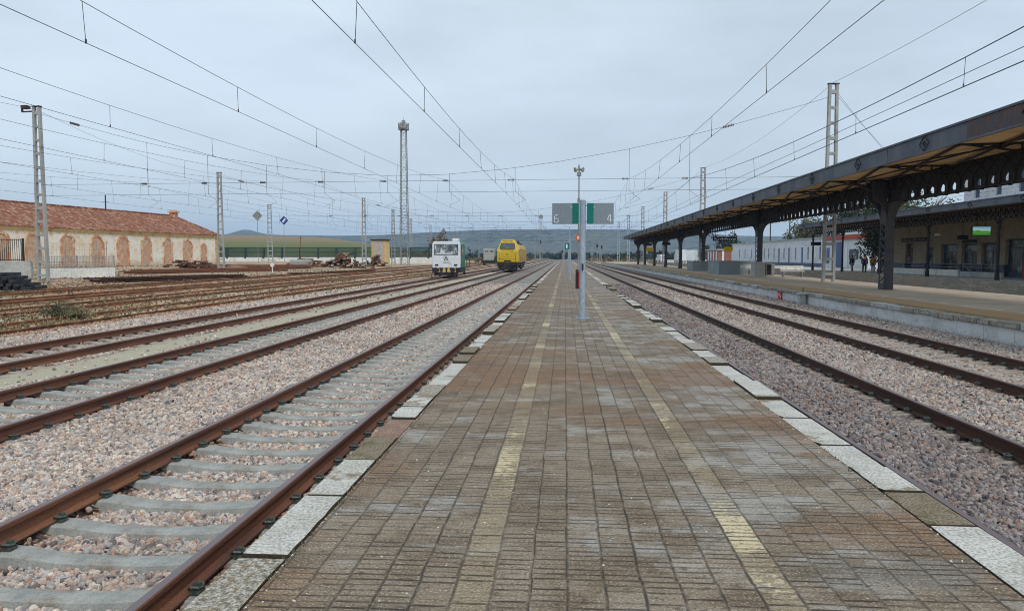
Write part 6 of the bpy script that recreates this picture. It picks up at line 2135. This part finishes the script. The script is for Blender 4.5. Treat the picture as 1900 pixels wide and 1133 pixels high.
# ------------------------------------------------------------------ trees
tree('dark dense evergreen tree between the red-trimmed building and the station', 38.6, 94.5, 0, 7.4, 1.9, 'leaf_dark', 9000, 3, .17, trunk=.16)
tree('olive green tree behind the long white building, left of the dark ones', 47, 150, 0, 9.0, 2.8, 'leaf_olive', 4000, 4, .2, trunk=.2)
tree('tall dark green tree behind the roof of the long white building', 50, 135, 0, 11.5, 3.4, 'leaf_dark', 6000, 5, .22, trunk=.15)
tree('broad green tree behind the far end of the lower station canopy', 50, 118, 0, 11.5, 4.6, 'leaf_mid', 8000, 6, .22, trunk=.15)
tree('bare grey tree behind the long white building', 53, 160, 0, 11, 3.6, 'leaf_olive', 120, 7, .3, bare=True)
tree('bare branched tree behind the lower station canopy', 48, 107, 0, 10.0, 4.5, 'leaf_dry', 140, 17, .3, bare=True)
tree('brown bushy tree rising left of the white and green rail vehicle', -36.5, 215, -0.4, 8.2, 2.6, 'leaf_dry', 2500, 8, .24, trunk=.1)
tree('small round dark tree beside the yellow hanging sign', 62, 290, 0, 9, 5.0, 'leaf_dark', 2500, 9, .4, trunk=.1)
tpole('tall thin lamp column behind the long white building, left one', 44, 165, 0, 12.5)
tpole('tall thin lamp column behind the long white building, right one', 46, 158, 0, 13.0)
def far_wood():
    """tree belts and hedges at the foot of the hills, too many and far to count"""
    m = MB()
    r = random.Random(12)
    for _ in range(900):
        y = r.uniform(420, 1400)
        x = r.uniform(-0.32, 0.5) * y
        if abs(x) < 30 and y < 560:
            continue
        row = int(y / 140) * 140 + 60 * mnoise.noise(Vector((x * .004, y, 0)))
        y = row + r.uniform(-8, 8)
        h = r.uniform(2.5, 7)
        rr = r.uniform(2, 5)
        foliage(m, (x, y, h * .5 - .8), rr, 26, r, rr * .42, h * .5 / rr)
    tag(m.build('far_wood', 'leaf_dark', recalc=False), 'dark belts of trees and hedges along the plain below the blue hills', 'woodland', kind='stuff')
far_wood()
def lineside():
    """scrub along the ends of the tracks"""
    m = MB()
    r = random.Random(13)
    for _ in range(160):
        y = r.uniform(180, 420)
        s_ = -1 if r.random() < .6 else 1
        x = s_ * r.uniform(16, 60) if s_ < 0 else r.uniform(12, 34) if y > 245 else None
        if x is None or (-32 < x < -30):
            continue
        h = r.uniform(.6, 2.2)
        foliage(m, (x, y, h * .5 - .5), h * .9, 36, r, .3, .6)
    tag(m.build('scrub', 'leaf_dry', recalc=False), 'dry brown scrub growing beside the distant tracks', 'scrub', kind='stuff')
lineside()

# distant signals / masts clutter at the ends of the tracks
for x, y, l in ((-44, 300, 'faint distant catenary mast on the left, first beyond the wire spans'), (-40, 350, 'faint distant catenary mast on the left, second beyond the wire spans'), (-30, 420, 'faintest distant catenary mast on the left near the skyline floodlight'),
                (14, 300, 'faint distant catenary mast on the right, first past the wire spans'), (13, 360, 'faint distant catenary mast on the right, second past the wire spans'), (10, 430, 'faintest distant catenary mast on the right, close to the track ends'),
                (-13, 330, 'slim distant catenary mast between tracks, right of the yellow locomotive'), (27, 260, 'distant catenary mast seen right behind the far canopy end')):
    mast(l, x, y, -.5, 11.5, 0, wb0=.8, wt=.5, mat='galv')
for i, (x, y, h, l) in enumerate([(-20.5, 262, 7.5, 'thin grey signal mast beyond the yellow locomotive, left of the light pole'), (-9.7, 300, 8.5, 'thin grey signal mast right behind the yellow locomotive'),
                                  (11.5, 270, 6.5, 'two-legged signal mast between the tracks beyond the canopy, left one'), (13.6, 280, 6.2, 'two-legged signal mast between the tracks beyond the canopy, right one'),
                                  (-1.0, 330, 5.0, 'short signal post at the far end of the tiled platform')]):
    t = thing('signal_mast', l, 'railway signal', (x, y, -.5))
    m = MB(); m.cyl((0, 0, 0), (0, 0, h), .13, .1, 8); m.build('post', 'galv', t)
    m = MB(); m.box(-.3, .3, -.25, -.1, h - 1.2, h); m.build('signal_head', 'black', t, bevel=.04)
m = MB(); m.box(-4, -1, 235, 236.5, -0.5, 0.2)

# ------------------------------------------------------------------ field and hills
FR = [(-247, 14.9), (-227, 16.0), (-201, 15.5), (-163, 14.4), (-126, 9.2), (-104, 5.2), (-70, 0.5)]
def fh(x, y):
    xr = x / y * 500
    k = np.interp(xr, [-600, -330] + [a for a, _ in FR] + [-30], [9, 14] + [b for _, b in FR] + [-0.6])
    f = ss(230, 500, y) * (1 - ss(520, 900, y))
    return -0.6 + (k + 0.6) * f + 0.3 * mnoise.noise(Vector((x * .01, y * .01, 0))) * f
ys = [215, 230, 260, 300, 340, 380, 420, 460, 500, 540, 600, 700, 900]
vs, fs = [], []
rat = list(np.linspace(-1.2, -0.10, 70))
for y in ys:
    for q in rat:
        vs.append((q * y, y, fh(q * y, y)))
nx = len(rat)
me = bpy.data.meshes.new('field')
me.from_pydata(vs, [], [(j * nx + i, j * nx + i + 1, (j + 1) * nx + i + 1, (j + 1) * nx + i) for j in range(len(ys) - 1) for i in range(nx - 1)])
me.polygons.foreach_set('use_smooth', [True] * len(me.polygons))
me.materials.append(M['field'])
o = bpy.data.objects.new('field', me)
COL.objects.link(o)
tag(o, kind='structure')

RG = [(-5000, 84), (-2607, 83), (-1433, 88), (-1376, 95), (-1307, 116), (-1240, 97), (-1183, 90), (-936, 86), (-758, 88), (-581, 97), (-406, 105), (-319, 109), (-18, 110.7), (280, 108), (532, 97), (640, 84), (945, 78), (1944, 75), (5000, 70)]
vs, fs = [], []
rat = list(np.linspace(-1.5, 1.3, 260))
dist = [1500, 1700, 1950, 2200, 2450, 2700, 2900, 3000, 3150, 3500, 4000]
pf = [0, .06, .16, .32, .52, .78, .95, 1.0, .97, .75, 0]
for y, p_ in zip(dist, pf):
    for q in rat:
        k = np.interp(q * 3000, [a for a, _ in RG], [b for _, b in RG])
        n_ = mnoise.fractal(Vector((q * 9, y * .0016, 2)), 1, 2, 5)
        n2_ = mnoise.fractal(Vector((q * 60, y * .01, 7)), 1, 2, 4)
        vs.append((q * y, y, -1.0 + (k + 1) * min(1.0, max(0, p_ + .12 * n_ * (p_ < .9))) * y / 3000 + n2_ * 0.9 * p_))
nx = len(rat)
me = bpy.data.meshes.new('hills')
me.from_pydata(vs, [], [(j * nx + i, j * nx + i + 1, (j + 1) * nx + i + 1, (j + 1) * nx + i) for j in range(len(dist) - 1) for i in range(nx - 1)])
me.polygons.foreach_set('use_smooth', [True] * len(me.polygons))
me.materials.append(M['hill'])
o = bpy.data.objects.new('hills', me)
COL.objects.link(o)
tag(o, kind='structure')

# ------------------------------------------------------------------ haze
HAZE = True
if HAZE:
    m = MB(); m.box(-6500, 6500, -700, 6300, -3, 240)
    hz = m.build('haze', 'wire')
    mt = bpy.data.materials.new('haze_air')
    mt.use_nodes = True
    nt = mt.node_tree
    nt.nodes.clear()
    out = nt.nodes.new('ShaderNodeOutputMaterial')
    pv = nt.nodes.new('ShaderNodeVolumePrincipled')
    pv.inputs['Color'].default_value = (0.50, 0.72, 1.0, 1)
    pv.inputs['Density'].default_value = 0.00017
    nt.links.new(pv.outputs[0], out.inputs['Volume'])
    hz.data.materials.clear()
    hz.data.materials.append(mt)
    tag(hz, 'pale blue haze in the air towards the hills', 'haze', kind='stuff')
